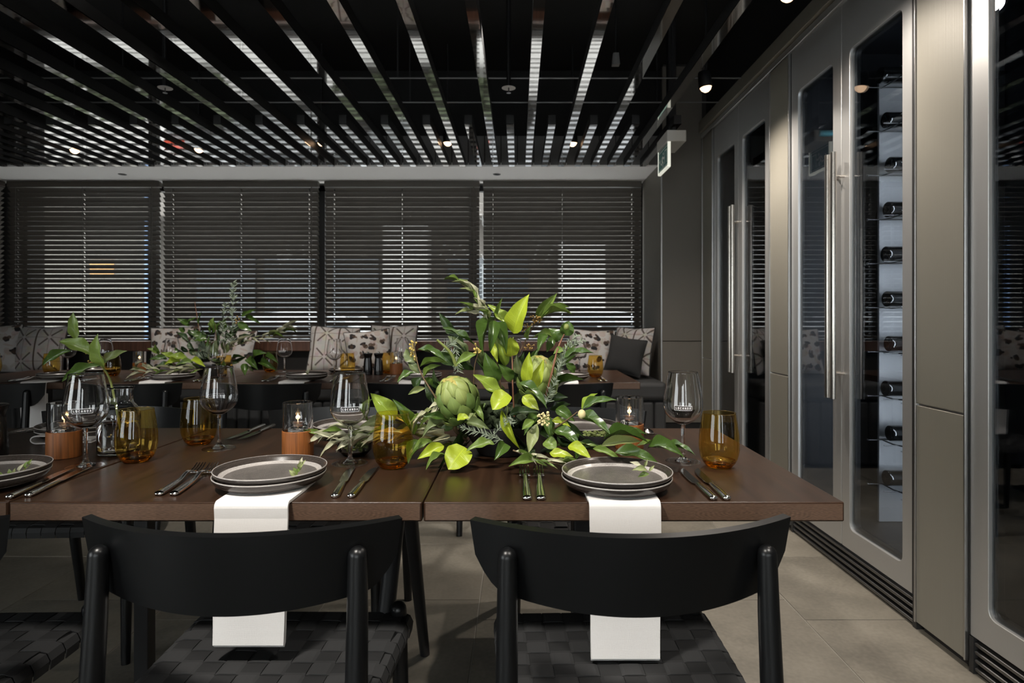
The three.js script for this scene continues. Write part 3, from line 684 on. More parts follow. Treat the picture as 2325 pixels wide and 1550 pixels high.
// plates
function makePlate(label, group) {
  const p = thing('plate', label, 'plate', [0, 0, 0], 0, group), r = 0.1145;
  mesh('well', lathe([[0, 0.0045], [0.05, 0.0045], [0.088, 0.0048], [0.0935, 0.0055]], 56), M.plate, p);
  mesh('glaze_glare_ring', lathe([[0.0935, 0.0055], [0.0985, 0.0068], [0.103, 0.0105]], 56), M.plateLight, p);  // pale glaze with its bright glare put into the colour
  mesh('wall', lathe([[0.103, 0.0105], [0.108, 0.0165], [0.1115, 0.0205], [0.1135, 0.0212]], 56), M.plateRim, p);
  mesh('lip', lathe([[0.1128, 0.0213], [0.1138, 0.0218], [r, 0.0212], [r, 0.0196], [0.1138, 0.0186]], 56), M.plateLight, p);
  mesh('outside', lathe([[0.1143, 0.0195], [0.1125, 0.0135], [0.1075, 0.007], [0.1, 0.0032]], 56), M.plateRim, p);
  mesh('foot', lathe([[0.1, 0.0033], [0.0945, 0.0006], [0.09, 0], [0.0, 0.0003]], 56), M.plateLight, p);
  return p;
}
const plate0 = makePlate('');
let platePlaced = false;
const plate = (x, y, d, turn, label, s = 1) => {
  if (!platePlaced) { platePlaced = true; plate0.position.set(x, y, -d); plate0.userData.label = label; return plate0; }
  return dup(plate0, 'plate', [x, y, -d], turn, label);
};
const SET = [[-0.527, 1.322, 'left foreground setting'], [0.2054, 1.296, 'right foreground setting'], [-1.132, 1.32, 'foreground setting at the left frame edge']];
for (const [x, d, w] of SET) {
  plate(x, TABLE + 0.0068, d, 0.3, `grey speckled stoneware plate, lower of two, ${w}`);
  plate(x + 0.001, TABLE + 0.0068 + 0.0115, d + 0.0015, 1.1, `grey speckled stoneware plate, upper of two, ${w}`);
}
const FARSET = [[-0.5, 1.872, 'across the left foreground table, behind its right wine glass'], [0.185, 1.862, 'across the right foreground table, behind the leaves'], [-1.31, 1.865, 'across the far left foreground table, behind the vase']];
for (const [x, d, w] of FARSET) {
  plate(x, TABLE + 0.0068, d, 0.7, `grey stoneware plate, lower of two ${w}`);
  plate(x, TABLE + 0.0183, d, 0.1, `grey stoneware plate, upper of two ${w}`);
}
// napkins: folded linen that lies under the plate and hangs over the edge
function napkinGeo(w, dEdge, dIn, yLow, sway) {
  const pts = [], wid = [], ac = [], Rb = 0.01, t = 0.0052;
  const push = (x, y, z, k = w) => { pts.push(new V3(x, y, z)); wid.push(k); };
  for (let k = 0; k <= 8; k++) push(0, TABLE + t / 2 + 0.0008, -(dIn + (dEdge - dIn) * k / 8), w * (1 + 0.1 * Math.max(0, k / 8 - 0.2) * (1 - k / 8)));
  for (let k = 1; k <= 5; k++) { const q = k / 5 * Math.PI / 2; push(0, TABLE + t / 2 + 0.0008 - Rb + Rb * Math.cos(q), -dEdge + Rb * Math.sin(q)); }
  const y0 = TABLE - Rb, n = 16;
  for (let k = 1; k <= n; k++) { const q = k / n; push(sway * q * q, y0 + (yLow + 0.004 - y0) * q, -dEdge + Rb + 0.004 * Math.sin(q * 5 + sway * 90), w * (1 - 0.035 * q)); }
  const last = pts[pts.length - 1];
  push(last.x, yLow, last.z - 0.0035, w * 0.965); push(last.x, yLow + 0.004, last.z - 0.0075, w * 0.965);
  for (let k = 1; k <= 8; k++) push(last.x * (1 - k / 9), yLow + 0.004 + k * 0.027, last.z - 0.0085, w * 0.965);
  return strip(pts, new V3(1, 0, 0), wid, t);
}
const napkin = (x, w, low, sway, turn, label) => { const m = mesh('napkin', napkinGeo(w, 1.193, 1.36, low, sway), M.linen); m.position.x = x; tag(m, label, 'napkin'); return m; };
napkin(-0.508, 0.14, 0.478, -0.007, 0, 'white linen napkin hanging over the table edge behind the left foreground chair');
napkin(0.204, 0.136, 0.452, 0.0015, 0, 'white linen napkin hanging over the table edge behind the right foreground chair');
// rolled napkin end across the far left table
{
  const m = mesh('napkin', merge([strip([0, 1, 2, 3, 4, 5, 6, 7, 8, 9, 10, 11, 12].map((k) => { const q = Math.PI / 2 + k / 12 * Math.PI; return new V3(Math.cos(q) * 0.016, 0.0125 + Math.sin(q) * 0.0105, 0); }).concat([new V3(0.14, 0.002, 0)]), new V3(0, 0, 1), 0.13, 0.003), strip([new V3(0, 0.023, 0), new V3(0.06, 0.0215, 0), new V3(0.14, 0.008, 0)], new V3(0, 0, 1), 0.13, 0.003)]), M.linen);
  m.position.set(-1.355, TABLE + 0.0015, -1.8); m.rotation.y = 0.15;
  tag(m, 'white linen napkin rolled over at its end, left of the wooden candle holder', 'napkin');
}
// cutlery, tips towards -z
function forkParts(p) {
  mesh('handle', merge([rod([new V3(0, 0.004, 0), new V3(0, 0.0042, -0.05), new V3(0, 0.006, -0.1), new V3(0, 0.013, -0.13), new V3(0, 0.013, -0.145)], [0.0058, 0.0055, 0.0038, 0.0026, 0.003], 10).scale(1.65, 1, 1), new THREE.SphereGeometry(0.0058, 12, 8).scale(1.65, 0.7, 0.9).translate(0, 0.004, 0)]), M.cutlery, p);
  const g = [shell((a, b) => { const x = (b * 2 - 1), z = -0.142 - a * 0.028; return new V3(x * (0.004 + 0.0085 * Math.sin(Math.min(1, a * 1.15) * Math.PI / 2)), 0.0135 - 0.0085 * a + 0.0012 * x * x, z); }, 6, 6, 0.0016)];
  for (let k = 0; k < 4; k++) { const x = (k - 1.5) * 0.0066; g.push(strip([new V3(x, 0.0048, -0.169), new V3(x, 0.0042, -0.185), new V3(x * 0.97, 0.008, -0.205), new V3(x * 0.95, 0.0145, -0.222)], new V3(1, 0, 0), [0.0042, 0.0036, 0.003, 0.0018], 0.0018)); }
  mesh('tines', merge(g), M.cutlery, p);
}
function knifeParts(p) {
  mesh('handle', merge([rod([new V3(0, 0.005, 0), new V3(0, 0.0052, -0.04), new V3(0, 0.0045, -0.085), new V3(0, 0.004, -0.105)], [0.0066, 0.0066, 0.0056, 0.0042], 12).scale(1.3, 0.8, 1), new THREE.SphereGeometry(0.0066, 12, 8).scale(1.3, 0.75, 0.8).translate(0, 0.004, 0)]), M.cutlery, p);
  const s = new THREE.Shape(); s.moveTo(-0.004, 0.1); s.lineTo(-0.0095, 0.112); s.quadraticCurveTo(-0.0115, 0.16, -0.0085, 0.2); s.quadraticCurveTo(-0.004, 0.228, 0.0075, 0.236); s.lineTo(0.0078, 0.112); s.lineTo(0.004, 0.1);
  mesh('blade', new THREE.ExtrudeGeometry(s, { depth: 0.0011, bevelSize: 0.0006, bevelThickness: 0.0004, bevelSegments: 1, curveSegments: 10 }).rotateX(-Math.PI / 2).translate(0, 0.0032, 0), M.cutlery, p);
}
const fork0 = thing('fork', '', 'fork'); forkParts(fork0);
const knife0 = thing('knife', '', 'knife'); knifeParts(knife0);
const first = { fork: fork0, knife: knife0 };
function cutlery(kind, x, d, x1, d1, label) {             // handle end and tip on the table
  const turn = Math.atan2(-(x1 - x), d1 - d), src = { fork: fork0, knife: knife0 }[kind];
  if (first[kind]) { first[kind] = null; src.position.set(x, TABLE + 0.0005, -d); src.rotation.y = turn; src.userData.label = label; return src; }
  return dup(src, kind, [x, TABLE + 0.0005, -d], turn, label);
}
cutlery('fork', -0.718, 1.243, -0.745, 1.46, 'steel fork left of the left foreground plate, outer one of two');
cutlery('fork', -0.688, 1.243, -0.715, 1.46, 'steel fork left of the left foreground plate, inner one beside the plate');
cutlery('knife', -0.362, 1.228, -0.391, 1.462, 'steel knife right of the left foreground plate, nearer to the plate');
cutlery('knife', -0.33, 1.228, -0.336, 1.462, 'steel knife below the amber tumbler, outer one right of the left foreground plate');
cutlery('fork', 0.018, 1.213, 0.014, 1.44, 'steel fork under the leaf tips, outer one left of the right foreground plate');
cutlery('fork', 0.045, 1.213, 0.047, 1.44, 'steel fork under the leaf tips, inner one left of the right foreground plate');
cutlery('knife', 0.382, 1.213, 0.38, 1.446, 'steel knife right of the right foreground plate, nearer to the plate');
cutlery('knife', 0.408, 1.213, 0.413, 1.446, 'steel knife right of the right foreground plate, outer one');
cutlery('knife', -0.972, 1.234, -1.012, 1.46, 'steel knife on the foreground table seam at the left, its tip under a wine glass');
cutlery('knife', -1.0, 1.222, -1.045, 1.45, 'steel knife on the left frame edge table, outside the one on the seam');
cutlery('knife', -0.8, 2.03, -0.803, 1.79, 'dark steel knife far side, left of the wine glass with mirrored lettering, right one');
cutlery('knife', -0.832, 2.03, -0.838, 1.79, 'dark steel knife far side, just behind the wine glass with mirrored lettering');
cutlery('fork', 0.395, 2.05, 0.4, 1.83, 'steel fork with tines to us beside the right candle, outer one');
cutlery('fork', 0.37, 2.05, 0.372, 1.83, 'steel fork with tines to us beside the right candle, half hidden by leaves');
cutlery('knife', -1.49, 2.02, -1.56, 1.8, 'steel knife at the far side of the left edge table, upper one');
cutlery('knife', -1.52, 2.0, -1.6, 1.79, 'steel knife at the far side of the left edge table, lower one');

// wine glass
const bowlR = (y) => { const k = bowlAt; for (let i = 1; i < k.length; i++) if (k[i][1] >= y) return k[i - 1][0] + (k[i][0] - k[i - 1][0]) * (y - k[i - 1][1]) / (k[i][1] - k[i - 1][1]); return 0.04; };
const wine0 = thing('wine_glass', '', 'wine glass');
const bowlAt = smoothProfile([[0.0065, 0.0925], [0.0165, 0.0965], [0.032, 0.1068], [0.0432, 0.12], [0.0476, 0.136], [0.0468, 0.156], [0.0428, 0.182], [0.0386, 0.206], [0.0357, 0.2222]], 36);
mesh('bowl', lathe([[0.0001, 0.0925], ...bowlAt, [0.0353, 0.2227], ...smoothProfile([[0.0347, 0.2222], [0.0376, 0.206], [0.0418, 0.182], [0.0458, 0.156], [0.0466, 0.136], [0.0422, 0.121], [0.031, 0.108], [0.016, 0.0992], [0.0001, 0.0975]], 30)], 56), M.glass, wine0);
mesh('stem', lathe([[0.0001, 0.0022], [0.02, 0.0026], [0.0125, 0.0065], [0.0065, 0.014], [0.0044, 0.026], [0.0039, 0.055], [0.0044, 0.08], [0.0064, 0.0915], [0.0001, 0.0918]], 32), M.glass, wine0);
mesh('foot_edge', new THREE.TorusGeometry(0.0416, 0.0009, 8, 64).rotateX(Math.PI / 2).translate(0, 0.0012, 0), M.glass, wine0);
mesh('foot', lathe([[0.02, 0.0027], [0.036, 0.0021], [0.0414, 0.0019], [0.0421, 0.0012], [0.0416, 0.0006], [0.02, 0.0006]], 56), M.thin, wine0);
mesh('printed_mark', sheet((a, b) => { const y = 0.1325 + a * 0.0125, q = (b - 0.5) * 0.043 / 0.0475, r = bowlR(y) + 0.0003; return new V3(Math.sin(q) * r, y, Math.cos(q) * r); }, 4, 20), M.logo, wine0);
let wineFirst = true;
const wine = (x, d, turn, label, y = TABLE) => { if (wineFirst) { wineFirst = false; wine0.position.set(x, y, -d); wine0.rotation.y = turn; wine0.userData.label = label; return wine0; } return dup(wine0, 'wine_glass', [x, y, -d], turn, label); };
wine(-0.41, 1.516, 0.27, 'empty wine glass with white printed mark right of the left foreground plate');
wine(0.408, 1.535, -0.25, 'empty wine glass with white printed mark at the right end of the table');
wine(-1.033, 1.485, 0.45, 'empty wine glass with white printed mark on the left, in front of the vase');
wine(-0.813, 1.689, Math.PI + 0.62, 'empty wine glass whose printed mark reads mirrored, across the table');
[[-1.515, 4.03, 'beside a tumbler, right of the far leafy centrepiece'], [-1.125, 3.81, 'left of the pepper mills, before a pale star cushion'], [-0.745, 4.0, 'behind the back table candle holder'], [0.392, 3.96, 'on the rightmost back table, behind the leaf tips'], [-2.9, 4.0, 'on the back table at the left, behind the vase leaves'], [-2.61, 3.92, 'on the back table above the vase, right of the sprig'], [-1.72, 3.55, 'standing before the far leafy centrepiece'], [-2.2, 3.95, 'behind the left part of the far leafy centrepiece'], [-0.4, 3.9, 'hidden partly by the foreground leaves on the back table'], [-0.02, 3.95, 'behind the top of the foreground centrepiece on the back table']].forEach(([x, d, w], i) => wine(x, d, i * 1.3, 'small looking wine glass ' + w));
// amber tumbler
const tum0 = thing('tumbler', '', 'tumbler');
mesh('wall', lathe(smoothProfile([[0.031, 0.004], [0.0398, 0.016], [0.0454, 0.034], [0.0472, 0.052], [0.0462, 0.076], [0.0425, 0.104], [0.0384, 0.1295]], 34), 48), M.thinAmber, tum0);
mesh('rim', new THREE.TorusGeometry(0.0384, 0.0007, 8, 56).rotateX(Math.PI / 2).translate(0, 0.1295, 0), M.amber, tum0);
mesh('base', lathe([[0.0001, 0.0012], [0.024, 0.0008], [0.0295, 0.0022], [0.036, 0.0105], [0.0395, 0.0165], [0.0375, 0.018], [0.03, 0.0135], [0.015, 0.0105], [0.0001, 0.01]], 48), M.amberBase, tum0);
let tumFirst = true;
const tumbler = (x, d, label) => { if (tumFirst) { tumFirst = false; tum0.position.set(x, TABLE, -d); tum0.userData.label = label; return tum0; } return dup(tum0, 'tumbler', [x, TABLE, -d], 0, label); };
tumbler(-0.946, 1.54, 'amber glass tumbler in front of the glass vase on the left');
tumbler(-0.298, 1.48, 'amber glass tumbler at the left foot of the leafy foreground centrepiece');
tumbler(0.48, 1.482, 'amber glass tumbler at the right end of the foreground table');
tumbler(-0.898, 1.748, 'amber glass tumbler left of the wine glass with mirrored lettering');
[[-1.62, 4.06, 'right end of the far leafy centrepiece, beside a wine glass'], [-1.075, 3.92, 'left of the two black pepper mills'], [-0.83, 3.96, 'behind the back table candle holder'], [0.461, 3.7, 'on the rightmost back table, beside the charcoal cushion'], [-2.93, 3.9, 'on the back table under the leftmost vase leaf'], [-2.47, 3.78, 'on the back table right of the vase sprig leaves'], [-3.3, 3.9, 'on the back table at the left frame edge'], [-1.76, 3.72, 'in front of the far leafy centrepiece']].forEach(([x, d, w]) => tumbler(x, d, 'small looking amber tumbler ' + w));
// candle holders: wooden cup, glass chimney, little oil candle with its flame
function makeCandle() {
  const c = thing('candle_holder', '', 'candle holder');
  mesh('wooden_cup', lathe([[0.0001, 0.001], [0.0375, 0], [0.039, 0.0015], [0.039, 0.0655], [0.038, 0.067], [0.0345, 0.067], [0.034, 0.06], [0.0001, 0.06]], 48), M.holderWood, c);
  mesh('chimney', lathe([[0.0312, 0.0605], [0.0318, 0.06], [0.0372, 0.068], [0.0372, 0.138], [0.0362, 0.1392], [0.035, 0.138], [0.035, 0.069], [0.0312, 0.0605]], 48), M.glass, c);
  mesh('oil_lamp', lathe([[0.0001, 0.0605], [0.024, 0.0605], [0.026, 0.064], [0.024, 0.073], [0.012, 0.0775], [0.0105, 0.083], [0.0185, 0.085], [0.0185, 0.087], [0.004, 0.0875], [0.0001, 0.0875]], 32), M.glass, c);
  mesh('wick', new THREE.CylinderGeometry(0.0012, 0.0012, 0.006, 6).translate(0, 0.0905, 0), M.wax, c);
  mesh('flame', lathe(smoothProfile([[0.0001, 0.0925], [0.0036, 0.0965], [0.0038, 0.1005], [0.002, 0.106], [0.0001, 0.112]], 6), 8), std([1, 0.8, 0.5], 0.6, 0, { emissive: new THREE.Color().setRGB(1, 0.62, 0.28), emissiveIntensity: 1.5 }), c);
  const l = new THREE.PointLight(new THREE.Color().setRGB(1, 0.62, 0.3), 0.02); l.position.set(0, 0.1, 0); l.castShadow = true; l.shadow.radius = 0.25;
  c.add(l);
  return c;
}
[[-0.567, 1.6, 'wooden candle holder with glass chimney behind the left foreground plate'], [0.305, 1.7, 'wooden candle holder with glass chimney behind the leaves on the right'], [-1.163, 1.592, 'wooden candle holder with glass chimney left of the vase'], [-0.765, 3.9, 'wooden candle holder with glass chimney on the back table beside the pepper mills'], [-2.42, 3.97, 'wooden candle holder with glass chimney on the back table above the vase']].forEach(([x, d, l], i) => {
  const c = makeCandle(); c.position.set(x, TABLE, -d); c.rotation.y = i * 1.1; c.userData.label = l;
});
// pepper mills
const millProfile = smoothProfile([[0.029, 0], [0.029, 0.03], [0.025, 0.08], [0.0225, 0.105], [0.0275, 0.123], [0.0285, 0.133], [0.012, 0.136]], 30);
const mill0 = thing('pepper_mill', 'black pepper mill on the back table, left one of the pair', 'pepper mill', [-0.935, TABLE, -3.87]);
mesh('body', lathe([[0.0001, 0], ...millProfile, [0.0001, 0.136]], 32), M.mill, mill0);
mesh('knob', lathe([[0.006, 0.136], [0.0075, 0.139], [0.006, 0.144], [0.0001, 0.145]], 16), M.cutlery, mill0);
dup(mill0, 'pepper_mill', [-0.866, TABLE, -3.86], 0, 'black pepper mill on the back table, right one of the pair');
dup(mill0, 'pepper_mill', [-1.348, TABLE, -1.6], 0, 'black pepper mill cut by the left frame edge, beside a wooden candle holder');
// second row place settings
[[-2.63, 'at the far left'], [-1.985, 'before the far leafy centrepiece'], [-1.225, 'above the left foreground candle'], [-0.57, 'left of the foreground leaves'], [0.27, 'on the rightmost back table']].forEach(([x, w], i) => {
  plate(x + 0.02, TABLE + 0.0066, 3.545, i, `grey plate on the back table ${w}, lower of a pair`);
  plate(x + 0.02, TABLE + 0.0181, 3.545, i + 1, `grey plate on the back table ${w}, upper of a pair`);
  const m = mesh('napkin', napkinGeo(0.14, 3.393, 3.56, 0.47, 0.002), M.linen); m.position.x = x - 0.01; tag(m, `white linen napkin on the back table ${w}, draped over its edge`, 'napkin');
});
[[-1.12, 4.06, 'left of the pepper mills'], [-2.75, 4.08, 'left of the vase sprig'], [0.15, 4.05, 'behind the foreground leaves']].forEach(([x, d, w]) => plate(x, TABLE + 0.0005, d, 0, `grey plate at the window side of the back tables, ${w}`));
// dinner cutlery of the second row: handle ends glint at the table edge
[[-2.63, 'far left back setting'], [-1.985, 'back setting before the far centrepiece'], [-1.225, 'back setting above the left candle'], [-0.57, 'back setting left of the foreground leaves'], [0.27, 'rightmost back setting']].forEach(([x, w]) => {
  cutlery('fork', x - 0.16, 3.44, x - 0.16, 3.66, `small looking fork left of the plate, ${w}, inner`); cutlery('fork', x - 0.19, 3.44, x - 0.19, 3.66, `small looking fork left of the plate, ${w}, outer`);
  cutlery('knife', x + 0.19, 3.44, x + 0.19, 3.66, `small looking knife right of the plate, ${w}, inner`); cutlery('knife', x + 0.22, 3.44, x + 0.22, 3.66, `small looking knife right of the plate, ${w}, outer`);
});

// ---------------------------------------------------------------- leaves
// a leaf of length 1 and width 1 along +y, folded along its midrib and bent back over its length
function leafGeo(kind, fold, bend, twist, ripple) {
  const prof = { camellia: (t) => Math.sin(Math.PI * Math.pow(t, 0.78)) ** 0.85 * (1 - 0.25 * t), bay: (t) => Math.sin(Math.PI * Math.pow(t, 0.92)) ** 0.95, round: (t) => Math.sqrt(Math.max(0, 1 - (2 * Math.pow(t, 0.82) - 1) ** 2)) * (t > 0.85 ? 1 - (t - 0.85) * 2.6 : 1), olive: (t) => Math.sin(Math.PI * Math.pow(t, 0.9)) ** 1.1 }[kind];
  const na = kind === 'olive' ? 7 : 12, nb = kind === 'olive' ? 2 : 6;
  return sheet((a, b) => {
    const s = b * 2 - 1, w = 0.5 * Math.max(prof(Math.min(a, 0.999)), 0.012), x = s * w, tw = twist * (a - 0.3);
    const z0 = fold * Math.abs(s) ** 1.5 * w + ripple * Math.sin(a * 13 + s * 2) * Math.abs(s) * w;
    const cx = x * Math.cos(tw) - z0 * Math.sin(tw) * 0.4, cz = z0 + x * Math.sin(tw) * 0.35 - bend * 4 * (a - 0.42) ** 2 + bend * 0.7;
    return new V3(cx, a, cz);
  }, na, nb);
}
const LG = {};
for (const k of ['camellia', 'bay', 'round', 'olive']) LG[k] = [0, 1, 2, 3].map((i) => leafGeo(k, [0.35, 0.6, 0.2, 0.5][i], [0.1, 0.2, 0.04, 0.15][i], [0.3, -0.5, 0.6, -0.2][i], 0.1));
// leaf from base to tip in space; w in metres
function leaf(parent, kind, base, tip, w, mat, nrm, v) {
  const dir = tip.clone().sub(base), L = dir.length(), g = LG[kind][v ?? Math.floor(rnd() * 4)];
  const m = mesh('leaf', g, mat, parent);
  m.matrixAutoUpdate = true;
  facing(base.clone().sub(parent.position), dir, nrm, w, L, L).decompose(m.position, m.quaternion, m.scale);
  m.updateMatrix();
  let low = 9; const p = g.attributes.position, q = new V3();
  for (let i = 0; i < p.count; i++) low = Math.min(low, q.fromBufferAttribute(p, i).applyMatrix4(m.matrix).y + parent.position.y);
  if (low < TABLE + 0.003) m.position.y += TABLE + 0.003 - low;   // leaves lie on the table, not in it
  return m;
}
const clampD = (v, d) => v > 975 ? Math.min(d, F * (EYE - TABLE - 0.012) / (v - CY)) : d;
// leaf read off the photograph: pixel of base and tip, their depths, width in pixels
function leafPx(parent, kind, mat, u0, v0, u1, v1, wpx, d0 = 1.6, d1 = d0 - 0.03, n = null, variant) {
  d0 = clampD(v0, d0); d1 = clampD(v1, d1);
  const b = P(u0, v0, d0), t = P(u1, v1, d1);
  return leaf(parent, kind, b, t, wpx * (d0 + d1) / 2 / F, LM[mat], n ? new V3(...n) : new V3(rr(-0.5, 0.3), rr(0.25, 0.8), 0.75), variant);
}
const stem = (parent, pts, r, mat, name = 'stem') => { const q = pts.map((p) => P(...p).sub(parent.position)); return mesh(name, rod(curve(q).getPoints(14), Array.from({ length: 15 }, (_, i) => r * (1 - 0.45 * i / 14)), 7), mat, parent); };
function berries(parent, u, v, d, n, spread, r, mat, name = 'berry_cluster') {
  const c = P(u, v, d).sub(parent.position), g = [];
  for (let i = 0; i < n; i++) {
    const p = new V3(rr(-1, 1), rr(-1, 1), rr(-1, 1)).multiply(spread).add(c);
    g.push(new THREE.SphereGeometry(r * rr(0.7, 1.15), 8, 6).translate(p.x, p.y, p.z), rod([c.clone().lerp(p, 0.2), p], [0.0006, 0.0005], 4));
  }
  return mesh(name, merge(g), mat, parent);
}
// needles along a curve (rosemary)
function sprig(parent, pts, n, len, mat, name = 'rosemary_sprig', wide = 0.0022) {
  const c = curve(pts.map((p) => P(...p).sub(parent.position))), g = [rod(c.getPoints(12), Array(13).fill(0.0012), 5)];
  for (let i = 0; i < n; i++) {
    const t = rr(0.05, 1), p = c.getPoint(t), tan = c.getTangent(t), side = new V3(rr(-1, 1), rr(-1, 1), rr(-1, 1)).cross(tan).normalize();
    const dir = tan.clone().multiplyScalar(rr(0.5, 1)).add(side).normalize(), e = p.clone().addScaledVector(dir, len * rr(0.6, 1.1) * (1 - 0.4 * t));
    g.push(strip([p, p.clone().lerp(e, 0.5), e], new V3().crossVectors(dir, new V3(0.2, 0.3, 1)).normalize(), [wide * 0.6, wide, wide * 0.2], 0.0006));
  }
  return mesh(name, merge(g), mat, parent);
}
function oliveBranch(parent, pts, n, lenPx, wPx, dir = 1) {
  const c = curve(pts.map((p) => P(...p).sub(parent.position)));
  mesh('olive_stem', rod(c.getPoints(14), Array.from({ length: 15 }, (_, i) => 0.0022 * (1 - 0.5 * i / 14)), 6), M.stemBrown, parent);
  for (let i = 0; i < n; i++) {
    const t = (i + rr(0.2, 0.8)) / n, p = c.getPoint(t), tan = c.getTangent(t), s = i % 2 ? 1 : -1, up = new V3(rr(-0.3, 0.3), s * rr(0.15, 0.5), rr(0, 0.7));
    const L = lenPx * pts[0][2] / F * rr(0.75, 1.15), e = p.clone().addScaledVector(tan.clone().addScaledVector(up, 0.9).normalize(), L);
    const low = TABLE - parent.position.y + 0.006; if (e.y < low) e.y = low; 
    leaf(parent, 'olive', p.add(parent.position), e.add(parent.position), wPx * pts[0][2] / F, rnd() < 0.6 ? LM.O : rnd() < 0.5 ? LM.G : LM.M, new V3(rr(-0.4, 0.4), rr(0.2, 1), 0.8));
  }
}
// artichoke: overlapping bracts spiralling round a bud; the axis is given in space
const bractGeo = [0, 1].map((k) => shell((a, b) => {
  const s = b * 2 - 1, w = 0.5 * Math.sin(Math.PI * (0.18 + 0.8 * a) ** 0.9) ** 0.8 + 0.02;
  return new V3(s * w, a, (k ? 0.1 : 0.06) + 0.55 * (1 - s * s) * w - 0.5 * a * a + 0.34 * a + (k ? 0.1 * a : 0));
}, 7, 6, 0.06));
const bractMat = [[0.17, 0.27, 0.07], [0.26, 0.36, 0.1], [0.38, 0.46, 0.15], [0.6, 0.52, 0.16]].map((c) => phys(c, 0.5, { map: leafTex, bumpMap: leafBump, bumpScale: 0.0005 }));
function artichoke(parent, centre, axis, r, h, label) {
  const a = new THREE.Group(); a.name = 'artichoke'; a.position.copy(centre).sub(parent.position); parent.add(a); if (label) a.userData.label = label;
  a.quaternion.setFromUnitVectors(new V3(0, 1, 0), axis.clone().normalize());
  mesh('bud', new THREE.SphereGeometry(1, 20, 14).scale(r * 0.74, h * 0.42, r * 0.74), bractMat[2], a);
  const n = 44;
  for (let i = 0; i < n; i++) {
    const t = i / (n - 1), lat = (-0.95 + 1.9 * t) * Math.PI / 2 * 0.86, q = i * 2.39996;
    const rad = Math.cos(lat) * r * 0.74, y = Math.sin(lat) * h * 0.4 - h * 0.04;
    const out = new V3(Math.cos(q), 0, Math.sin(q)), nrm = out.clone().multiplyScalar(Math.cos(lat)).add(new V3(0, Math.sin(lat) * 0.8, 0)).normalize();
    const up = new V3(0, 1, 0).addScaledVector(nrm, -nrm.y).normalize();
    const size = r * (0.86 - 0.3 * t), m = mesh('bract', bractGeo[i % 3 === 0 ? 1 : 0], bractMat[t > 0.86 ? 3 : t > 0.55 ? 2 : i % 2], a);
    facing(out.multiplyScalar(rad).add(new V3(0, y - size * 0.25, 0)), up, nrm, size * 0.82, size * 1.12, size * 0.75).decompose(m.position, m.quaternion, m.scale);
  }
  return a;
}
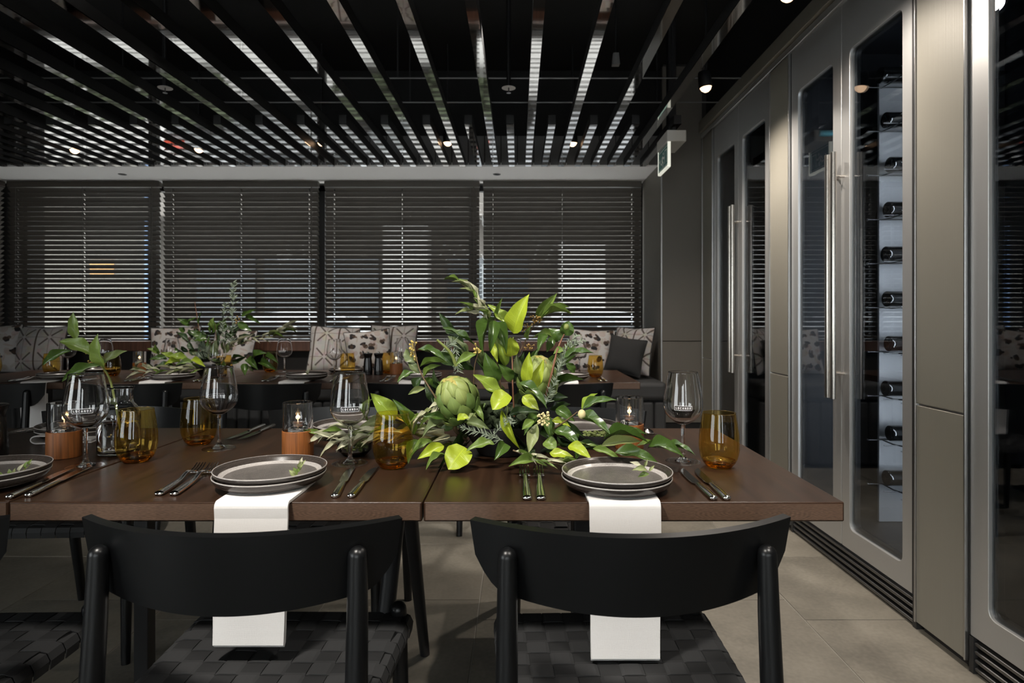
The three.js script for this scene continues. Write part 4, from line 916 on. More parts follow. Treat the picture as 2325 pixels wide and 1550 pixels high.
// ---------------------------------------------------------------- foreground centrepiece
{
  const C = thing('floral_centrepiece', 'large leafy foreground centrepiece with artichokes and olive branches in a dark bowl', 'centrepiece', [-0.04, TABLE, -1.64]);
  mesh('bowl', lathe([[0.0001, 0.002], [0.06, 0], [0.066, 0.004], [0.075, 0.02], [0.098, 0.055], [0.108, 0.078], [0.106, 0.08], [0.095, 0.06], [0.0001, 0.055]], 48), M.bowlDark, C);
  const foam = []; for (let i = 0; i < 130; i++) { const g = new THREE.IcosahedronGeometry(rr(0.008, 0.018), 0); g.translate(rr(-0.075, 0.075), rr(0.07, 0.12), rr(-0.06, 0.06)); foam.push(g); }
  mesh('moss', merge(foam), M.foam, C).userData.kind = 'stuff';
  // filling of dark leaves behind
  for (let i = 0; i < 46; i++) {
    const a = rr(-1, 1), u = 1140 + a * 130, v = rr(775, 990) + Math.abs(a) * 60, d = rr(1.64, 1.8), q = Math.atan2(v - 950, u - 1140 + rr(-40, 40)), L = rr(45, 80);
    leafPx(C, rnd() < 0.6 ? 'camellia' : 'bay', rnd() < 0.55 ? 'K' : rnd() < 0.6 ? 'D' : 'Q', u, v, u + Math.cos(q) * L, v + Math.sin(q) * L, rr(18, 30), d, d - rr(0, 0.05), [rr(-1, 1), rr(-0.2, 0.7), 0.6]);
  }
  const L = (k, m, ...a) => leafPx(C, k, m, ...a);
  // crown
  L('camellia', 'Y', 1166, 757, 1199, 668, 54, 1.6, 1.57, [-0.35, 0.2, 1], 0); L('camellia', 'S', 1159, 745, 1108, 690, 36, 1.62, 1.62, [0.4, 0.75, 0.7], 2);
  L('bay', 'M', 1216, 722, 1264, 666, 24, 1.62, 1.6, [0.2, 0.3, 1], 3); L('bay', 'M', 1240, 710, 1293, 695, 15, 1.66, 1.66, [0, 0.5, 0.8]); L('bay', 'M', 1226, 726, 1298, 706, 12, 1.6, 1.6, [0, 0.8, 0.6], 1);
  L('round', 'D', 1283, 761, 1292, 729, 32, 1.58, 1.57, [0.1, 0.2, 1]); L('camellia', 'D', 1266, 776, 1247, 744, 36, 1.6, 1.6, [0.5, 0.3, 1]);
  L('camellia', 'M', 1258, 768, 1209, 764, 22, 1.64, 1.64, [0, 0.7, 0.7]); L('camellia', 'D', 1244, 761, 1220, 797, 24, 1.6, 1.57, [-0.3, 0.5, 0.9]); L('camellia', 'D', 1256, 765, 1241, 799, 22, 1.62, 1.6, [0.1, 0.4, 0.9]);
  L('bay', 'M', 1200, 771, 1204, 740, 14, 1.6); L('round', 'Y', 1161, 809, 1159, 766, 36, 1.58, 1.56, [0.2, 0.2, 1], 2); L('camellia', 'D', 1127, 732, 1151, 800, 26, 1.59, 1.55, [0.2, 0.4, 1], 1);
  L('camellia', 'D', 1127, 722, 1092, 802, 32, 1.6, 1.55, [-0.5, 0.5, 0.8], 1); L('camellia', 'D', 1120, 727, 1113, 800, 28, 1.57, 1.54, [0.2, 0.4, 1], 1); L('camellia', 'D', 1124, 728, 1083, 735, 30, 1.62, 1.6, [-0.2, 0.9, 0.4]);
  L('bay', 'Y', 1111, 766, 1130, 822, 17, 1.58, 1.56, [0, 0.2, 1]); L('bay', 'M', 1124, 724, 1140, 676, 10, 1.63); L('bay', 'K', 1058, 798, 1012, 752, 18, 1.66, 1.68); L('bay', 'K', 1040, 770, 996, 708, 22, 1.7, 1.7); L('bay', 'D', 1082, 786, 1005, 742, 14, 1.66, 1.66, [0, 1, 0.4]);
  L('camellia', 'S', 1148, 830, 1133, 780, 26, 1.61, 1.6, [0.1, 0.5, 0.9]); L('camellia', 'M', 1138, 812, 1122, 758, 24, 1.63, 1.62, [0.3, 0.3, 1]);
  // middle
  L('camellia', 'D', 1131, 866, 1101, 801, 44, 1.56, 1.54, [-0.3, 0.45, 0.9], 0); L('camellia', 'D', 1162, 864, 1133, 826, 30, 1.56, 1.54, [-0.1, 0.5, 0.8]); L('camellia', 'S', 1139, 899, 1075, 849, 40, 1.52, 1.5, [-0.1, 0.8, 0.62], 2);
  L('round', 'Y', 1153, 893, 1118, 928, 44, 1.5, 1.47, [-0.1, 0.45, 0.9], 0); L('bay', 'Y', 1139, 931, 1178, 1018, 20, 1.5, 1.47, [-0.2, 0.3, 1], 1); L('bay', 'Y', 1194, 877, 1202, 799, 28, 1.52, 1.5, [-0.1, 0.1, 1], 2); L('camellia', 'Y', 1203, 888, 1235, 816, 30, 1.54, 1.53, [0.25, 0.15, 1], 2);
  L('camellia', 'D', 1176, 869, 1244, 925, 28, 1.5, 1.46, [0.2, 0.8, 0.6], 0); L('camellia', 'Y', 1187, 899, 1224, 931, 32, 1.54, 1.52, [0.1, 0.3, 1], 2); L('camellia', 'K', 1156, 943, 1224, 934, 22, 1.52, 1.5, [0, 0.6, 0.7], 0);
  L('camellia', 'Q', 1186, 850, 1172, 805, 26, 1.6, 1.6, [-0.4, 0.2, 1]); L('camellia', 'Q', 1255, 900, 1240, 830, 28, 1.62, 1.62, [0.4, 0.1, 1]); L('camellia', 'D', 1222, 940, 1190, 985, 26, 1.54, 1.5);
  // right
  L('camellia', 'S', 1320, 927, 1356, 892, 40, 1.5, 1.48, [-0.1, 0.95, 0.45], 2); L('camellia', 'D', 1323, 928, 1400, 905, 28, 1.47, 1.45, [0.1, 0.75, 0.65], 0); L('camellia', 'D', 1307, 943, 1390, 987, 38, 1.46, 1.42, [0.35, 0.75, 0.6], 0);
  L('camellia', 'D', 1258, 978, 1318, 1009, 38, 1.48, 1.45, [0.1, 0.8, 0.6], 0); L('camellia', 'D', 1390, 987, 1472, 984, 24, 1.45, 1.45, [0.1, 0.8, 0.6], 0); L('camellia', 'D', 1370, 998, 1472, 996, 26, 1.44, 1.42, [0, 0.8, 0.6], 1);
  L('camellia', 'G', 1364, 1013, 1458, 1000, 24, 1.4, 1.4, [0, 0.45, 0.9], 1); L('bay', 'M', 1443, 1013, 1523, 1000, 11, 1.44, 1.44, [0, 0.9, 0.4], 2); L('camellia', 'D', 1470, 1018, 1553, 1031, 36, 1.44, 1.4, [0.1, 0.7, 0.7], 1); L('camellia', 'D', 1508, 1011, 1580, 1030, 22, 1.46, 1.43, [0.2, 0.85, 0.5], 0);
  L('camellia', 'D', 1396, 1027, 1498, 1050, 36, 1.42, 1.39, [0, 0.7, 0.7], 0); L('camellia', 'M', 1346, 1018, 1413, 1045, 20, 1.44, 1.41, [0, 0.6, 0.8], 0); L('camellia', 'Y', 1291, 1011, 1342, 1040, 32, 1.44, 1.4, [0.1, 0.5, 0.8], 0); L('camellia', 'K', 1300, 1018, 1400, 1036, 26, 1.48, 1.46, [0, 0.8, 0.5]);
  L('camellia', 'D', 1258, 985, 1232, 950, 30, 1.54, 1.52); L('camellia', 'D', 1262, 928, 1305, 955, 30, 1.56, 1.54, [-0.2, 0.5, 0.8]); L('camellia', 'Y', 1252, 955, 1296, 968, 20, 1.55, 1.54); L('bay', 'M', 1290, 1012, 1368, 1016, 12, 1.45, 1.44, [0, 0.9, 0.5]);
  // under the artichoke and on the left
  L('bay', 'D', 1010, 950, 962, 944, 18, 1.5, 1.48); L('camellia', 'Q', 1012, 960, 958, 988, 30, 1.5, 1.47, [-0.2, 0.7, 0.7]); L('camellia', 'G', 1055, 942, 1096, 976, 24, 1.52, 1.5); L('camellia', 'M', 1072, 920, 1099, 956, 20, 1.54, 1.52); L('camellia', 'Q', 1060, 960, 1110, 972, 26, 1.5, 1.48); L('round', 'Y', 1038, 950, 1064, 947, 18, 1.48, 1.47);
  L('camellia', 'S', 898, 952, 842, 892, 46, 1.56, 1.55, [0.1, 0.4, 0.9], 0); L('camellia', 'D', 941, 986, 894, 905, 32, 1.53, 1.52, [0.5, 0.3, 0.8], 0); L('camellia', 'G', 885, 948, 813, 972, 26, 1.58, 1.57, [0, 0.5, 0.8], 2); L('camellia', 'M', 846, 905, 834, 960, 18, 1.6, 1.59, [-0.6, 0.2, 0.8]);
  L('round', 'Y', 1056, 1015, 1018, 1064, 60, 1.47, 1.42, [-0.05, 0.35, 0.95], 2); L('camellia', 'M', 1123, 1008, 1058, 1021, 30, 1.46, 1.44, [-0.1, 0.8, 0.6], 0); L('camellia', 'D', 1147, 1006, 1124, 1042, 32, 1.46, 1.42, [0.2, 0.4, 0.9]); L('camellia', 'M', 1213, 1044, 1156, 1056, 26, 1.42, 1.4, [0, 0.5, 0.85], 1);
  L('camellia', 'Y', 1008, 1012, 948, 1040, 32, 1.48, 1.45, [-0.1, 0.4, 0.9], 0); L('bay', 'M', 1012, 1032, 966, 1063, 18, 1.45, 1.42); L('camellia', 'D', 955, 1000, 925, 1050, 34, 1.5, 1.46, [-0.3, 0.4, 0.9]); L('camellia', 'M', 985, 1005, 930, 1035, 26, 1.5, 1.47);
  L('bay', 'G', 1219, 962, 1200, 1027, 27, 1.47, 1.43, [-0.2, 0.3, 1], 2); L('bay', 'M', 1213, 955, 1185, 974, 20, 1.46, 1.45, [-0.1, 0.5, 0.9]); L('camellia', 'D', 1243, 946, 1251, 996, 24, 1.5, 1.47); L('round', 'M', 1238, 1000, 1262, 1018, 30, 1.46, 1.44); L('camellia', 'Y', 1248, 1028, 1302, 1036, 26, 1.44, 1.42); L('camellia', 'K', 1215, 1020, 1180, 1035, 24, 1.46, 1.45);
  // bay twig on the left
  L('bay', 'D', 948, 793, 1014, 819, 22, 1.55, 1.53, [0.1, 0.8, 0.6], 0); L('bay', 'M', 953, 833, 1016, 820, 14, 1.55, 1.54, [0, 0.6, 0.8]); L('bay', 'M', 961, 858, 1000, 827, 15, 1.54, 1.54); L('bay', 'M', 1081, 804, 1034, 826, 21, 1.54, 1.52, [-0.1, 0.5, 0.9], 0); L('bay', 'D', 945, 846, 901, 866, 20, 1.52, 1.5, [-0.3, 0.7, 0.6], 0);
  L('bay', 'G', 966, 880, 926, 895, 15, 1.52, 1.51, [0, 0.3, 1]); L('bay', 'K', 956, 856, 940, 882, 24, 1.56, 1.56); L('bay', 'Q', 942, 822, 920, 790, 26, 1.58, 1.6, [-0.7, 0.2, 0.7]); L('bay', 'Q', 952, 848, 926, 818, 18, 1.58, 1.59); L('bay', 'D', 960, 862, 985, 875, 22, 1.58, 1.6); L('bay', 'K', 995, 800, 1030, 830, 26, 1.62, 1.62);
  // right twig
  L('bay', 'D', 1276, 816, 1348, 798, 22, 1.52, 1.5, [0, 0.8, 0.6], 0); L('bay', 'M', 1283, 796, 1256, 802, 18, 1.56, 1.56); L('bay', 'D', 1284, 824, 1306, 846, 20, 1.56, 1.57); L('bay', 'M', 1280, 790, 1308, 785, 14, 1.6, 1.6);
  stem(C, [[1236, 912, 1.56], [1252, 850, 1.54], [1267, 790, 1.56], [1282, 756, 1.58]], 0.0032, M.stemRed); stem(C, [[1168, 945, 1.58], [1164, 870, 1.56], [1163, 806, 1.58]], 0.0026, M.stemRed); stem(C, [[1146, 935, 1.62], [1134, 860, 1.6], [1122, 770, 1.61], [1124, 725, 1.61]], 0.0028, M.stemBrown);
  stem(C, [[1008, 930, 1.53], [975, 880, 1.53], [953, 840, 1.54], [938, 776, 1.55]], 0.0024, M.stemBrown); stem(C, [[1258, 973, 1.5], [1285, 955, 1.48], [1312, 934, 1.47]], 0.0022, M.stemBrown); stem(C, [[1036, 830, 1.56], [1022, 800, 1.55], [992, 771, 1.54]], 0.005, M.stemGreen); stem(C, [[1075, 905, 1.6], [1078, 830, 1.58], [1088, 795, 1.56]], 0.0018, M.stemBrown);
  stem(C, [[1180, 800, 1.62], [1200, 760, 1.62], [1218, 728, 1.62]], 0.002, M.stemBrown); stem(C, [[1138, 902, 1.53], [1152, 925, 1.52], [1150, 945, 1.52]], 0.0016, M.stemGreen); stem(C, [[1166, 765, 1.6], [1160, 790, 1.6], [1163, 830, 1.6]], 0.0018, M.stemGreen);
  const sp = (a, b, c) => new V3(a, b, c);
  berries(C, 938, 795, 1.55, 22, sp(0.01, 0.03, 0.01), 0.0032, M.berry); berries(C, 1083, 792, 1.55, 14, sp(0.012, 0.014, 0.01), 0.003, M.berry); berries(C, 1217, 725, 1.61, 20, sp(0.014, 0.009, 0.01), 0.003, M.berryBrown); berries(C, 1234, 950, 1.43, 24, sp(0.013, 0.014, 0.011), 0.0032, M.berryPale); berries(C, 1200, 788, 1.57, 12, sp(0.016, 0.008, 0.01), 0.0026, M.berryBrown); berries(C, 1196, 745, 1.6, 10, sp(0.014, 0.012, 0.01), 0.0024, M.berryBrown);
  for (const [u, v, d, r, m] of [[1321, 940, 1.44, 0.0092, M.berryPale], [1286, 742, 1.555, 0.0068, M.stemGreen]]) { const q = P(u, v, d).sub(C.position); mesh('bud', new THREE.SphereGeometry(r, 18, 14).scale(1, 1.2, 1).translate(q.x, q.y, q.z), m, C); }
  artichoke(C, P(1034, 898, 1.545), sp(-0.28, 0.86, 0.42), 0.054, 0.12);
  artichoke(C, P(1222, 848, 1.63), sp(0.15, 0.9, 0.3), 0.05, 0.115);
  stem(C, [[1036, 940, 1.57], [1034, 975, 1.59], [1060, 1000, 1.62]], 0.007, M.stemBrown);
  oliveBranch(C, [[1060, 1010, 1.6], [960, 1000, 1.57], [850, 985, 1.58], [735, 990, 1.6]], 30, 66, 11); oliveBranch(C, [[1030, 990, 1.58], [930, 985, 1.55], [840, 990, 1.56], [770, 1000, 1.57]], 20, 62, 10); oliveBranch(C, [[1010, 975, 1.56], [960, 965, 1.57], [900, 958, 1.6]], 12, 60, 10);
  oliveBranch(C, [[1165, 1022, 1.44], [1215, 1040, 1.42], [1285, 1058, 1.41]], 11, 52, 8); oliveBranch(C, [[1108, 735, 1.6], [1098, 700, 1.6], [1078, 668, 1.61], [1048, 645, 1.62]], 13, 48, 8); oliveBranch(C, [[1112, 740, 1.6], [1095, 715, 1.58], [1066, 705, 1.57]], 8, 42, 9); oliveBranch(C, [[1010, 905, 1.55], [985, 930, 1.53], [960, 950, 1.52]], 8, 46, 9);
  sprig(C, [[1142, 1000, 1.46], [1100, 985, 1.47], [1045, 970, 1.48]], 70, 0.024, M.rosemary); sprig(C, [[1118, 990, 1.47], [1140, 965, 1.47], [1150, 948, 1.48]], 40, 0.022, M.rosemary); sprig(C, [[1170, 955, 1.47], [1150, 950, 1.46], [1165, 962, 1.45]], 20, 0.02, M.rosemary);
  sprig(C, [[1238, 920, 1.54], [1262, 860, 1.54], [1278, 810, 1.56]], 110, 0.022, M.rosemary); sprig(C, [[1270, 840, 1.55], [1285, 790, 1.56], [1310, 760, 1.57]], 60, 0.022, M.rosemary); sprig(C, [[1280, 815, 1.55], [1300, 785, 1.55], [1322, 772, 1.55]], 40, 0.02, M.rosemary); sprig(C, [[1000, 800, 1.62], [1030, 780, 1.62], [1040, 845, 1.62]], 90, 0.03, M.rosemary); sprig(C, [[985, 930, 1.55], [1000, 900, 1.56], [1015, 940, 1.56]], 40, 0.03, M.rosemary);
}
// small glass bowls with moss beside the centrepiece
for (const [u, v, label] of [[806, 1032, 'cut glass bowl holding green moss, under the silvery olive branch'], [1352, 1003, 'dark glass bowl of moss, tucked among the right hand leaves']]) {
  const [x, y, z] = u < 1000 ? near(u, v) : [0.213, TABLE, -1.72];
  const b = thing('moss_bowl', label, 'bowl', [x, y, z]);
  mesh('glass', lathe([[0.0001, 0.001], [0.03, 0], [0.042, 0.012], [0.046, 0.034], [0.044, 0.034], [0.039, 0.014], [0.028, 0.006], [0.0001, 0.006]], 10).toNonIndexed(), u < 1000 ? M.glass : M.bowlDark, b);
  const g = []; for (let i = 0; i < 140; i++) { const a = rr(0, 6.3), r = Math.sqrt(rnd()) * 0.036, q = new THREE.IcosahedronGeometry(rr(0.003, 0.007), 0); q.scale(1, 0.6, 1); q.translate(Math.cos(a) * r, rr(0.012, 0.04), Math.sin(a) * r); g.push(q); }
  mesh('moss', merge(g), M.moss, b).userData.kind = 'stuff';
}
// ---------------------------------------------------------------- glass vase with a sprig
{
  const [x, , z] = [-1.05, 0, -1.634];
  const v = thing('vase', 'clear glass bottle vase half filled with water, holding a leafy sprig', 'vase', [x, TABLE, z]);
  mesh('glass', lathe([[0.0001, 0.001], [0.046, 0], [0.0495, 0.004], [0.05, 0.012], [0.05, 0.095], [0.048, 0.112], [0.04, 0.126], [0.0335, 0.134], [0.0325, 0.142], [0.0325, 0.163], [0.035, 0.17], [0.0362, 0.1735], [0.0345, 0.175], [0.032, 0.171], [0.0295, 0.163], [0.0295, 0.142], [0.031, 0.134], [0.038, 0.1235], [0.0455, 0.111], [0.0474, 0.094], [0.0474, 0.014], [0.044, 0.007], [0.0001, 0.0065]], 48), M.glass, v);
  mesh('water', lathe([[0.0001, 0.0068], [0.044, 0.0072], [0.0472, 0.0142], [0.0472, 0.079], [0.0001, 0.079]], 48), M.water, v);
  const s = thing('leafy_sprig', 'bay like sprig with six large leaves standing in the glass vase', 'sprig', [x, TABLE + 0.01, z]);
  stem(s, [[278, 1000, 1.634], [262, 915, 1.632], [247, 855, 1.63], [229, 828, 1.62], [211, 806, 1.61]], 0.0034, M.stemGreen); stem(s, [[211, 806, 1.61], [190, 785, 1.605], [173, 769, 1.6]], 0.002, M.stemBrown);
  const L = (...a) => leafPx(s, 'bay', ...a);
  L('M', 173, 772, 166, 707, 25, 1.6, 1.59, [0.2, 0.2, 1], 2); L('M', 214, 808, 134, 772, 34, 1.6, 1.58, [0.1, 0.75, 0.7], 0); L('M', 238, 834, 219, 758, 32, 1.6, 1.58, [-0.1, 0.3, 1], 0); L('Q', 232, 822, 287, 796, 24, 1.62, 1.6, [0.1, 0.4, 0.9], 2);
  L('D', 164, 795, 94, 828, 22, 1.58, 1.56, [-0.1, 0.35, 0.95], 0); L('D', 229, 829, 138, 864, 24, 1.58, 1.54, [-0.1, 0.45, 0.9], 0); L('D', 196, 838, 160, 858, 18, 1.6, 1.58, [0.3, 0.3, 0.9]); L('Q', 268, 920, 242, 905, 14, 1.63, 1.63);
  berries(s, 215, 800, 1.6, 7, new V3(0.02, 0.012, 0.008), 0.0024, M.berry); berries(s, 200, 825, 1.6, 5, new V3(0.02, 0.01, 0.008), 0.0022, M.berry);
}
// ---------------------------------------------------------------- far centrepiece on the back table
{
  const C = thing('floral_centrepiece', 'leafy far centrepiece on the back table with a tall thin rosemary stem', 'centrepiece', [-1.87, TABLE, -3.8]);
  mesh('bowl', lathe([[0.0001, 0.002], [0.06, 0], [0.066, 0.004], [0.098, 0.055], [0.108, 0.078], [0.095, 0.06], [0.0001, 0.055]], 32), M.bowlDark, C);
  const L = (...a) => leafPx(C, 'camellia', ...a);
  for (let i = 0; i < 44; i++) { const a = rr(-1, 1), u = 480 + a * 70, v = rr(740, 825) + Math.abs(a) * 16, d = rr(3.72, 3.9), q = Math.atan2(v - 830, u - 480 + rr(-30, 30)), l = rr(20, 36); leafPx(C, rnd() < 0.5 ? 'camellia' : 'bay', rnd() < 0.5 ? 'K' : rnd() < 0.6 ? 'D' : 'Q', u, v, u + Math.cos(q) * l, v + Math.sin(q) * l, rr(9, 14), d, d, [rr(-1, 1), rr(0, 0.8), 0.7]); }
  L('D', 458, 765, 432, 750, 18, 3.7, 3.68); L('D', 470, 770, 440, 772, 20, 3.68, 3.66); L('M', 482, 745, 485, 720, 16, 3.74, 3.72); L('D', 452, 738, 458, 705, 9, 3.75); L('D', 540, 732, 572, 752, 18, 3.7, 3.68); L('D', 548, 718, 582, 702, 12, 3.72); L('D', 556, 722, 592, 734, 12, 3.72); L('Q', 488, 808, 492, 772, 30, 3.66, 3.64); L('D', 430, 740, 402, 722, 14, 3.75); L('D', 425, 735, 447, 720, 12, 3.75); L('D', 420, 752, 405, 745, 14, 3.75);
  for (const [a, b, c, d, w, m] of [[362, 805, 335, 790, 18, 'M'], [360, 800, 352, 782, 16, 'M'], [400, 812, 365, 800, 16, 'S'], [426, 818, 380, 806, 20, 'S'], [412, 822, 370, 830, 18, 'Y'], [440, 825, 398, 828, 18, 'M'], [436, 815, 466, 832, 16, 'Y'], [395, 830, 345, 838, 18, 'D'], [380, 815, 338, 815, 16, 'D'], [350, 835, 325, 830, 12, 'D'], [455, 838, 420, 842, 14, 'M'], [575, 815, 603, 800, 24, 'D'], [560, 815, 585, 838, 20, 'D'], [590, 822, 628, 840, 18, 'D'], [600, 815, 632, 822, 16, 'D'], [555, 825, 556, 852, 18, 'D'], [500, 830, 478, 818, 16, 'D'], [515, 835, 508, 818, 16, 'M']]) L(m, a, b, c, d, w, 3.66, 3.62, [rr(-0.3, 0.3), rr(0.4, 0.9), 0.7]);
  sprig(C, [[524, 800, 3.75], [527, 745, 3.75], [529, 690, 3.75], [530, 640, 3.76]], 110, 0.05, M.rosemary, 'rosemary_sprig', 0.006); sprig(C, [[514, 790, 3.75], [506, 740, 3.75], [512, 690, 3.76]], 60, 0.05, M.rosemary, 'rosemary_sprig', 0.005); sprig(C, [[440, 800, 3.7], [470, 800, 3.7], [440, 770, 3.7]], 90, 0.06, M.rosemary, 'rosemary_sprig', 0.005);
  stem(C, [[455, 800, 3.76], [452, 750, 3.75], [442, 685, 3.75]], 0.003, M.stemRed); stem(C, [[490, 830, 3.8], [492, 780, 3.76], [488, 735, 3.75]], 0.003, M.stemBrown);
  oliveBranch(C, [[520, 790, 3.7], [570, 772, 3.66], [625, 762, 3.66], [655, 748, 3.68]], 20, 34, 5); oliveBranch(C, [[460, 838, 3.62], [400, 840, 3.58], [310, 848, 3.58]], 14, 36, 5); oliveBranch(C, [[300, 838, 3.6], [320, 832, 3.6], [345, 838, 3.6]], 5, 30, 7);
  berries(C, 545, 728, 3.72, 14, new V3(0.03, 0.04, 0.02), 0.005, M.berryBrown);
}
// olive sprigs lying on the plates
{
  const sprigOn = (label, pts, leaves) => {
    const s = thing('olive_sprig', label, 'sprig', P(...pts[0]).toArray());
    stem(s, pts, 0.0011, M.stemGreen);
    for (const [u0, v0, u1, v1, w, m] of leaves) leafPx(s, 'olive', m, u0, v0, u1, v1, w, pts[0][2], pts[0][2], [0.1, 0.6, 0.8]);
  };
  const dd = 1.335;
  sprigOn('pale olive sprig on the left foreground plate', [[652, 1098, 1.3], [668, 1092, 1.315], [678, 1070, 1.36], [685, 1050, 1.385]], [[672, 1084, 656, 1066, 11, 'G'], [675, 1078, 666, 1060, 10, 'M'], [680, 1066, 693, 1044, 12, 'G'], [676, 1072, 686, 1058, 9, 'M'], [683, 1056, 686, 1038, 8, 'O']]);
  sprigOn('pale olive sprig with long stem on the right foreground plate', [[1486, 1122, 1.235], [1480, 1095, 1.3], [1472, 1070, 1.36], [1450, 1054, 1.39]], [[1470, 1068, 1435, 1066, 14, 'G'], [1474, 1076, 1448, 1082, 12, 'M'], [1458, 1058, 1430, 1048, 9, 'O'], [1462, 1060, 1470, 1042, 7, 'G'], [1473, 1070, 1486, 1056, 7, 'G']]);
  sprigOn('pale olive sprig on the plate at the left frame edge', [[-6, 1094, 1.3], [30, 1082, 1.31], [55, 1066, 1.33], [72, 1050, 1.36]], [[4, 1090, -2, 1068, 14, 'M'], [28, 1082, 20, 1064, 10, 'M'], [34, 1080, 34, 1062, 8, 'G'], [46, 1072, 54, 1052, 9, 'O'], [58, 1064, 62, 1046, 8, 'M'], [68, 1056, 72, 1042, 7, 'M']]);
  sprigOn('tiny pale sprig on the back plate above the left foreground candle', [[690, 852, 3.5], [700, 846, 3.5], [703, 842, 3.5]], [[698, 848, 702, 838, 7, 'O'], [700, 850, 694, 842, 6, 'G']]);
}

// ---------------------------------------------------------------- ceiling fittings and lamps
{
  const bulbMat = (warm, k) => std([0.9, 0.85, 0.8], 0.5, 0, { emissive: new THREE.Color().setRGB(...(warm ? [1, 0.62, 0.36] : [1, 0.95, 0.88])), emissiveIntensity: k });
  const spot = (x, y, d, tx, ty, td, cd, cone, warm, label, glow = 3, soft = 1.6, pen = 0.7) => {
    const t = thing('ceiling_spotlight', label, 'spotlight', [x, y, -d]);
    const dir = new V3(tx - x, ty - y, -td + d).normalize();
    const q = new THREE.Quaternion().setFromUnitVectors(new V3(0, -1, 0), dir);
    const parts = (g) => g.applyQuaternion(q);
    mesh('housing', parts(lathe([[0.012, 0.1], [0.03, 0.095], [0.034, 0.06], [0.035, 0.012], [0.032, 0.01], [0.031, 0.05], [0.012, 0.06]], 24)), M.blackMetal, t);
    mesh('lamp_face', parts(lathe([[0.0001, -0.016], [0.013, -0.013], [0.025, -0.003], [0.031, 0.01], [0.0305, 0.02]], 12)), bulbMat(warm, glow), t);
    mesh('stem', new THREE.CylinderGeometry(0.007, 0.007, Math.max(0.05, YC - y - 0.09), 10).translate(0, 0.09 + (YC - y - 0.09) / 2, 0), M.blackMetal, t);
    const l = new THREE.SpotLight(new THREE.Color().setRGB(...(warm ? [1, 0.9, 0.8] : [1, 0.94, 0.86])), cd, 0, cone * R, pen, 2);
    l.position.copy(dir.clone().multiplyScalar(0.02)); l.target.position.copy(dir.clone().multiplyScalar(1)); l.castShadow = true; l.shadow.radius = soft;
    t.add(l, l.target);
  };
  // the row near the window
  [[170, 344, 'leftmost'], [452, 342, 'second from the left'], [731, 327, 'middle'], [1017, 327, 'fourth from the left'], [1300, 328, 'rightmost']].forEach(([u, v, w]) => { const d = 4.42, p = P(u, v, d); spot(p.x, p.y, d, p.x, 0, d + 0.12, 4, 40, true, `glowing warm ceiling spotlight in the row along the window, ${w}`, 4.5); });
  { const d = 3.34, p = P(1603, 203, d); spot(p.x, p.y, d, p.x + 0.28, 0, d - 0.05, 8, 66, true, 'glowing warm ceiling spotlight close to the wine fridges', 3, 1.6, 1); }
  spot(1.036, 2.33, 2.38, 1.3, 0, 2.38, 5, 80, true, 'ceiling spotlight at the top frame edge, close to the wine fridges', 2.5, 1.6, 1);
  spot(1.05, 2.33, 1.42, 1.3, 0, 1.42, 1.6, 80, true, 'unseen ceiling spotlight beyond the top frame edge, lighting the post by the nearest fridge', 2.5, 1.6, 1);  // out of view, placed to light the post beside the nearest fridge
  // unseen lamps out of view, placed to light the foreground and back tables
  spot(-0.75, 2.5, 0.35, -0.2, 0.8, 1.55, 30, 30, false, 'unseen spotlight above the camera on the left, placed to light the foreground table', 3, 5);
  spot(0.7, 2.5, 0.3, 0.2, 0.8, 1.5, 12, 32, false, 'unseen spotlight above the camera on the right, placed to light the foreground table', 3, 5);
  spot(-1.5, 2.5, 2.6, -1.6, 0.75, 3.9, 9, 34, false, 'ceiling spotlight out of sight, placed to light the back tables, on the left');
  spot(-0.1, 2.5, 2.6, -0.3, 0.75, 4.0, 9, 34, false, 'ceiling spotlight out of sight, placed to light the back tables, on the right');
}
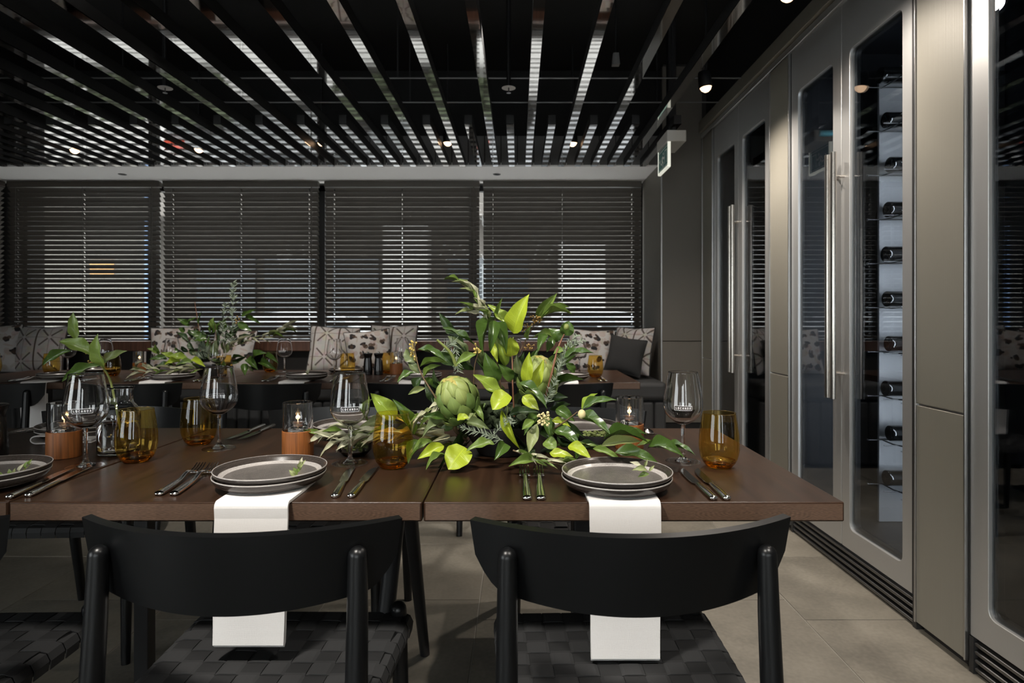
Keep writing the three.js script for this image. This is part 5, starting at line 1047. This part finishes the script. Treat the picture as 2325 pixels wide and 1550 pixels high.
// emergency exit sign
{
  const X = 0.93, d0 = 3.82, d1 = 4.085, y0 = 2.04, y1 = 2.18;
  const t = thing('exit_sign', 'lit emergency exit sign with a running figure, hanging from the ceiling by the pilaster', 'sign', [X, y1, -(d0 + d1) / 2]);
  mesh('housing', rbox(0.12, 0.07, 0.28, 0.006, 0.045, 0.043, 0), std([0.4, 0.38, 0.34], 0.6), t);
  mesh('bracket', span(0.02, 0.07, 0.08, YC - y1, -0.03, 0.03, 0.004), M.blackMetal, t);
  const pic = canvasTex(512, 272, (g, w, h) => {
    g.fillStyle = '#0b6b5c'; g.fillRect(0, 0, w, h); g.fillStyle = '#f4f6ec'; g.fillRect(16, 16, w - 32, h - 32); g.fillStyle = '#0c7565'; g.fillRect(26, 26, w - 52, h - 52);
    g.fillStyle = '#f4f6ec'; g.fillRect(330, 50, 120, 172); g.fillStyle = '#0c7565'; g.fillRect(346, 64, 88, 158); g.fillStyle = '#f4f6ec'; g.strokeStyle = '#f4f6ec'; g.lineCap = 'round'; g.lineWidth = 24;
    g.beginPath(); g.arc(262, 72, 20, 0, 7); g.fill(); const seg = (...p) => { g.beginPath(); g.moveTo(p[0], p[1]); for (let i = 2; i < p.length; i += 2) g.lineTo(p[i], p[i + 1]); g.stroke(); };
    seg(246, 108, 216, 158); seg(216, 158, 258, 190, 240, 226); seg(214, 160, 176, 190, 140, 180); seg(244, 110, 288, 140, 316, 130); seg(240, 110, 196, 116, 176, 146);
    g.beginPath(); g.moveTo(56, 136); g.lineTo(100, 100); g.lineTo(100, 172); g.fill();
  });
  const face = std([1, 1, 1], 0.4, 0, { map: pic });
  mesh('frame', merge([span(-0.009, 0.009, y0 - y1 - 0.006, y0 - y1 + 0.006, -0.133, 0.133), span(-0.009, 0.009, y0 - y1, 0.008, 0.127, 0.135), span(-0.009, 0.009, y0 - y1, 0.008, -0.135, -0.127)]), std([0.8, 0.8, 0.72], 0.4, 0, { emissive: new THREE.Color().setRGB(0.95, 0.95, 0.8), emissiveIntensity: 0.6 }), t);
  for (const s of [-1, 1]) { const g = new THREE.PlaneGeometry(0.254, 0.135); g.rotateY(s * Math.PI / 2).translate(s * 0.006, (y0 - y1) / 2 + 0.004, 0); mesh('sign_face', g, face, t); }
  mesh('plate', span(-0.0055, 0.0055, y0 - y1 + 0.005, 0.006, -0.127, 0.127), std([0.5, 0.6, 0.55], 0.4), t);
  const l = new THREE.RectAreaLight(new THREE.Color().setRGB(0.7, 1, 0.85), 0.5, 0.25, 0.13); l.position.set(-0.011, (y0 - y1) / 2, 0); l.rotation.y = Math.PI / 2; t.add(l);
}
// sprinklers, rails, little dark ceiling units
for (const [u, w] of [[375, 'left'], [1155, 'right']]) {
  const d = 3.35, p = P(u, 200, d), t = thing('fire_sprinkler', `small white fire sprinkler between the ceiling beams, ${w} one`, 'sprinkler', [p.x, p.y, p.z]);
  mesh('rosette', lathe([[0.0001, 0.004], [0.015, 0.003], [0.037, -0.001], [0.038, 0.001], [0.02, 0.008], [0.0001, 0.01]], 28), M.plaster, t);
  mesh('deflector', merge([lathe([[0.0001, -0.026], [0.012, -0.027], [0.012, -0.025], [0.0001, -0.024]], 16), new THREE.CylinderGeometry(0.003, 0.004, 0.028, 8).translate(0, -0.012, 0)]), M.steelDark, t);
  mesh('pipe', new THREE.CylinderGeometry(0.012, 0.012, YC - p.y - 0.006, 10).translate(0, (YC - p.y) / 2 + 0.004, 0), M.blackMetal, t);
}
for (const [v, w, n] of [[177, 'nearer', 0], [232, 'farther', 1]]) {
  const y = 2.5, d = F * (y - EYE) / (CY - v), t = thing('ceiling_rail', `thin dark steel rail crossing above the ceiling beams, the ${w} of two`, 'rail', [-1.5, y, -d]);
  mesh('rail', rbox(5.6, 0.007, 0.012, 0.002), M.steelDark, t);
  mesh('hanger', merge([-2.4, -0.8, 0.8, 2.4].map((x) => box(0.008, YC - y, 0.008, x, (YC - y) / 2, 0))), M.blackMetal, t);
}
{
  const p = P(1398, 135, 3.2), t = thing('ceiling_speaker', 'small dark grey box speaker hanging high between the ceiling beams', 'speaker', [p.x, p.y, p.z]);
  mesh('body', new THREE.CylinderGeometry(0.02, 0.027, 0.06, 4).rotateY(Math.PI / 4), M.greyPanel, t);
  mesh('bracket', new THREE.CylinderGeometry(0.004, 0.004, YC - p.y - 0.03, 8).translate(0, (YC - p.y) / 2 + 0.015, 0), M.blackMetal, t);
}
scene.traverse((o) => { if (o.isSpotLight || o.isPointLight) o.castShadow = true; });
renderer.render(scene, camera);
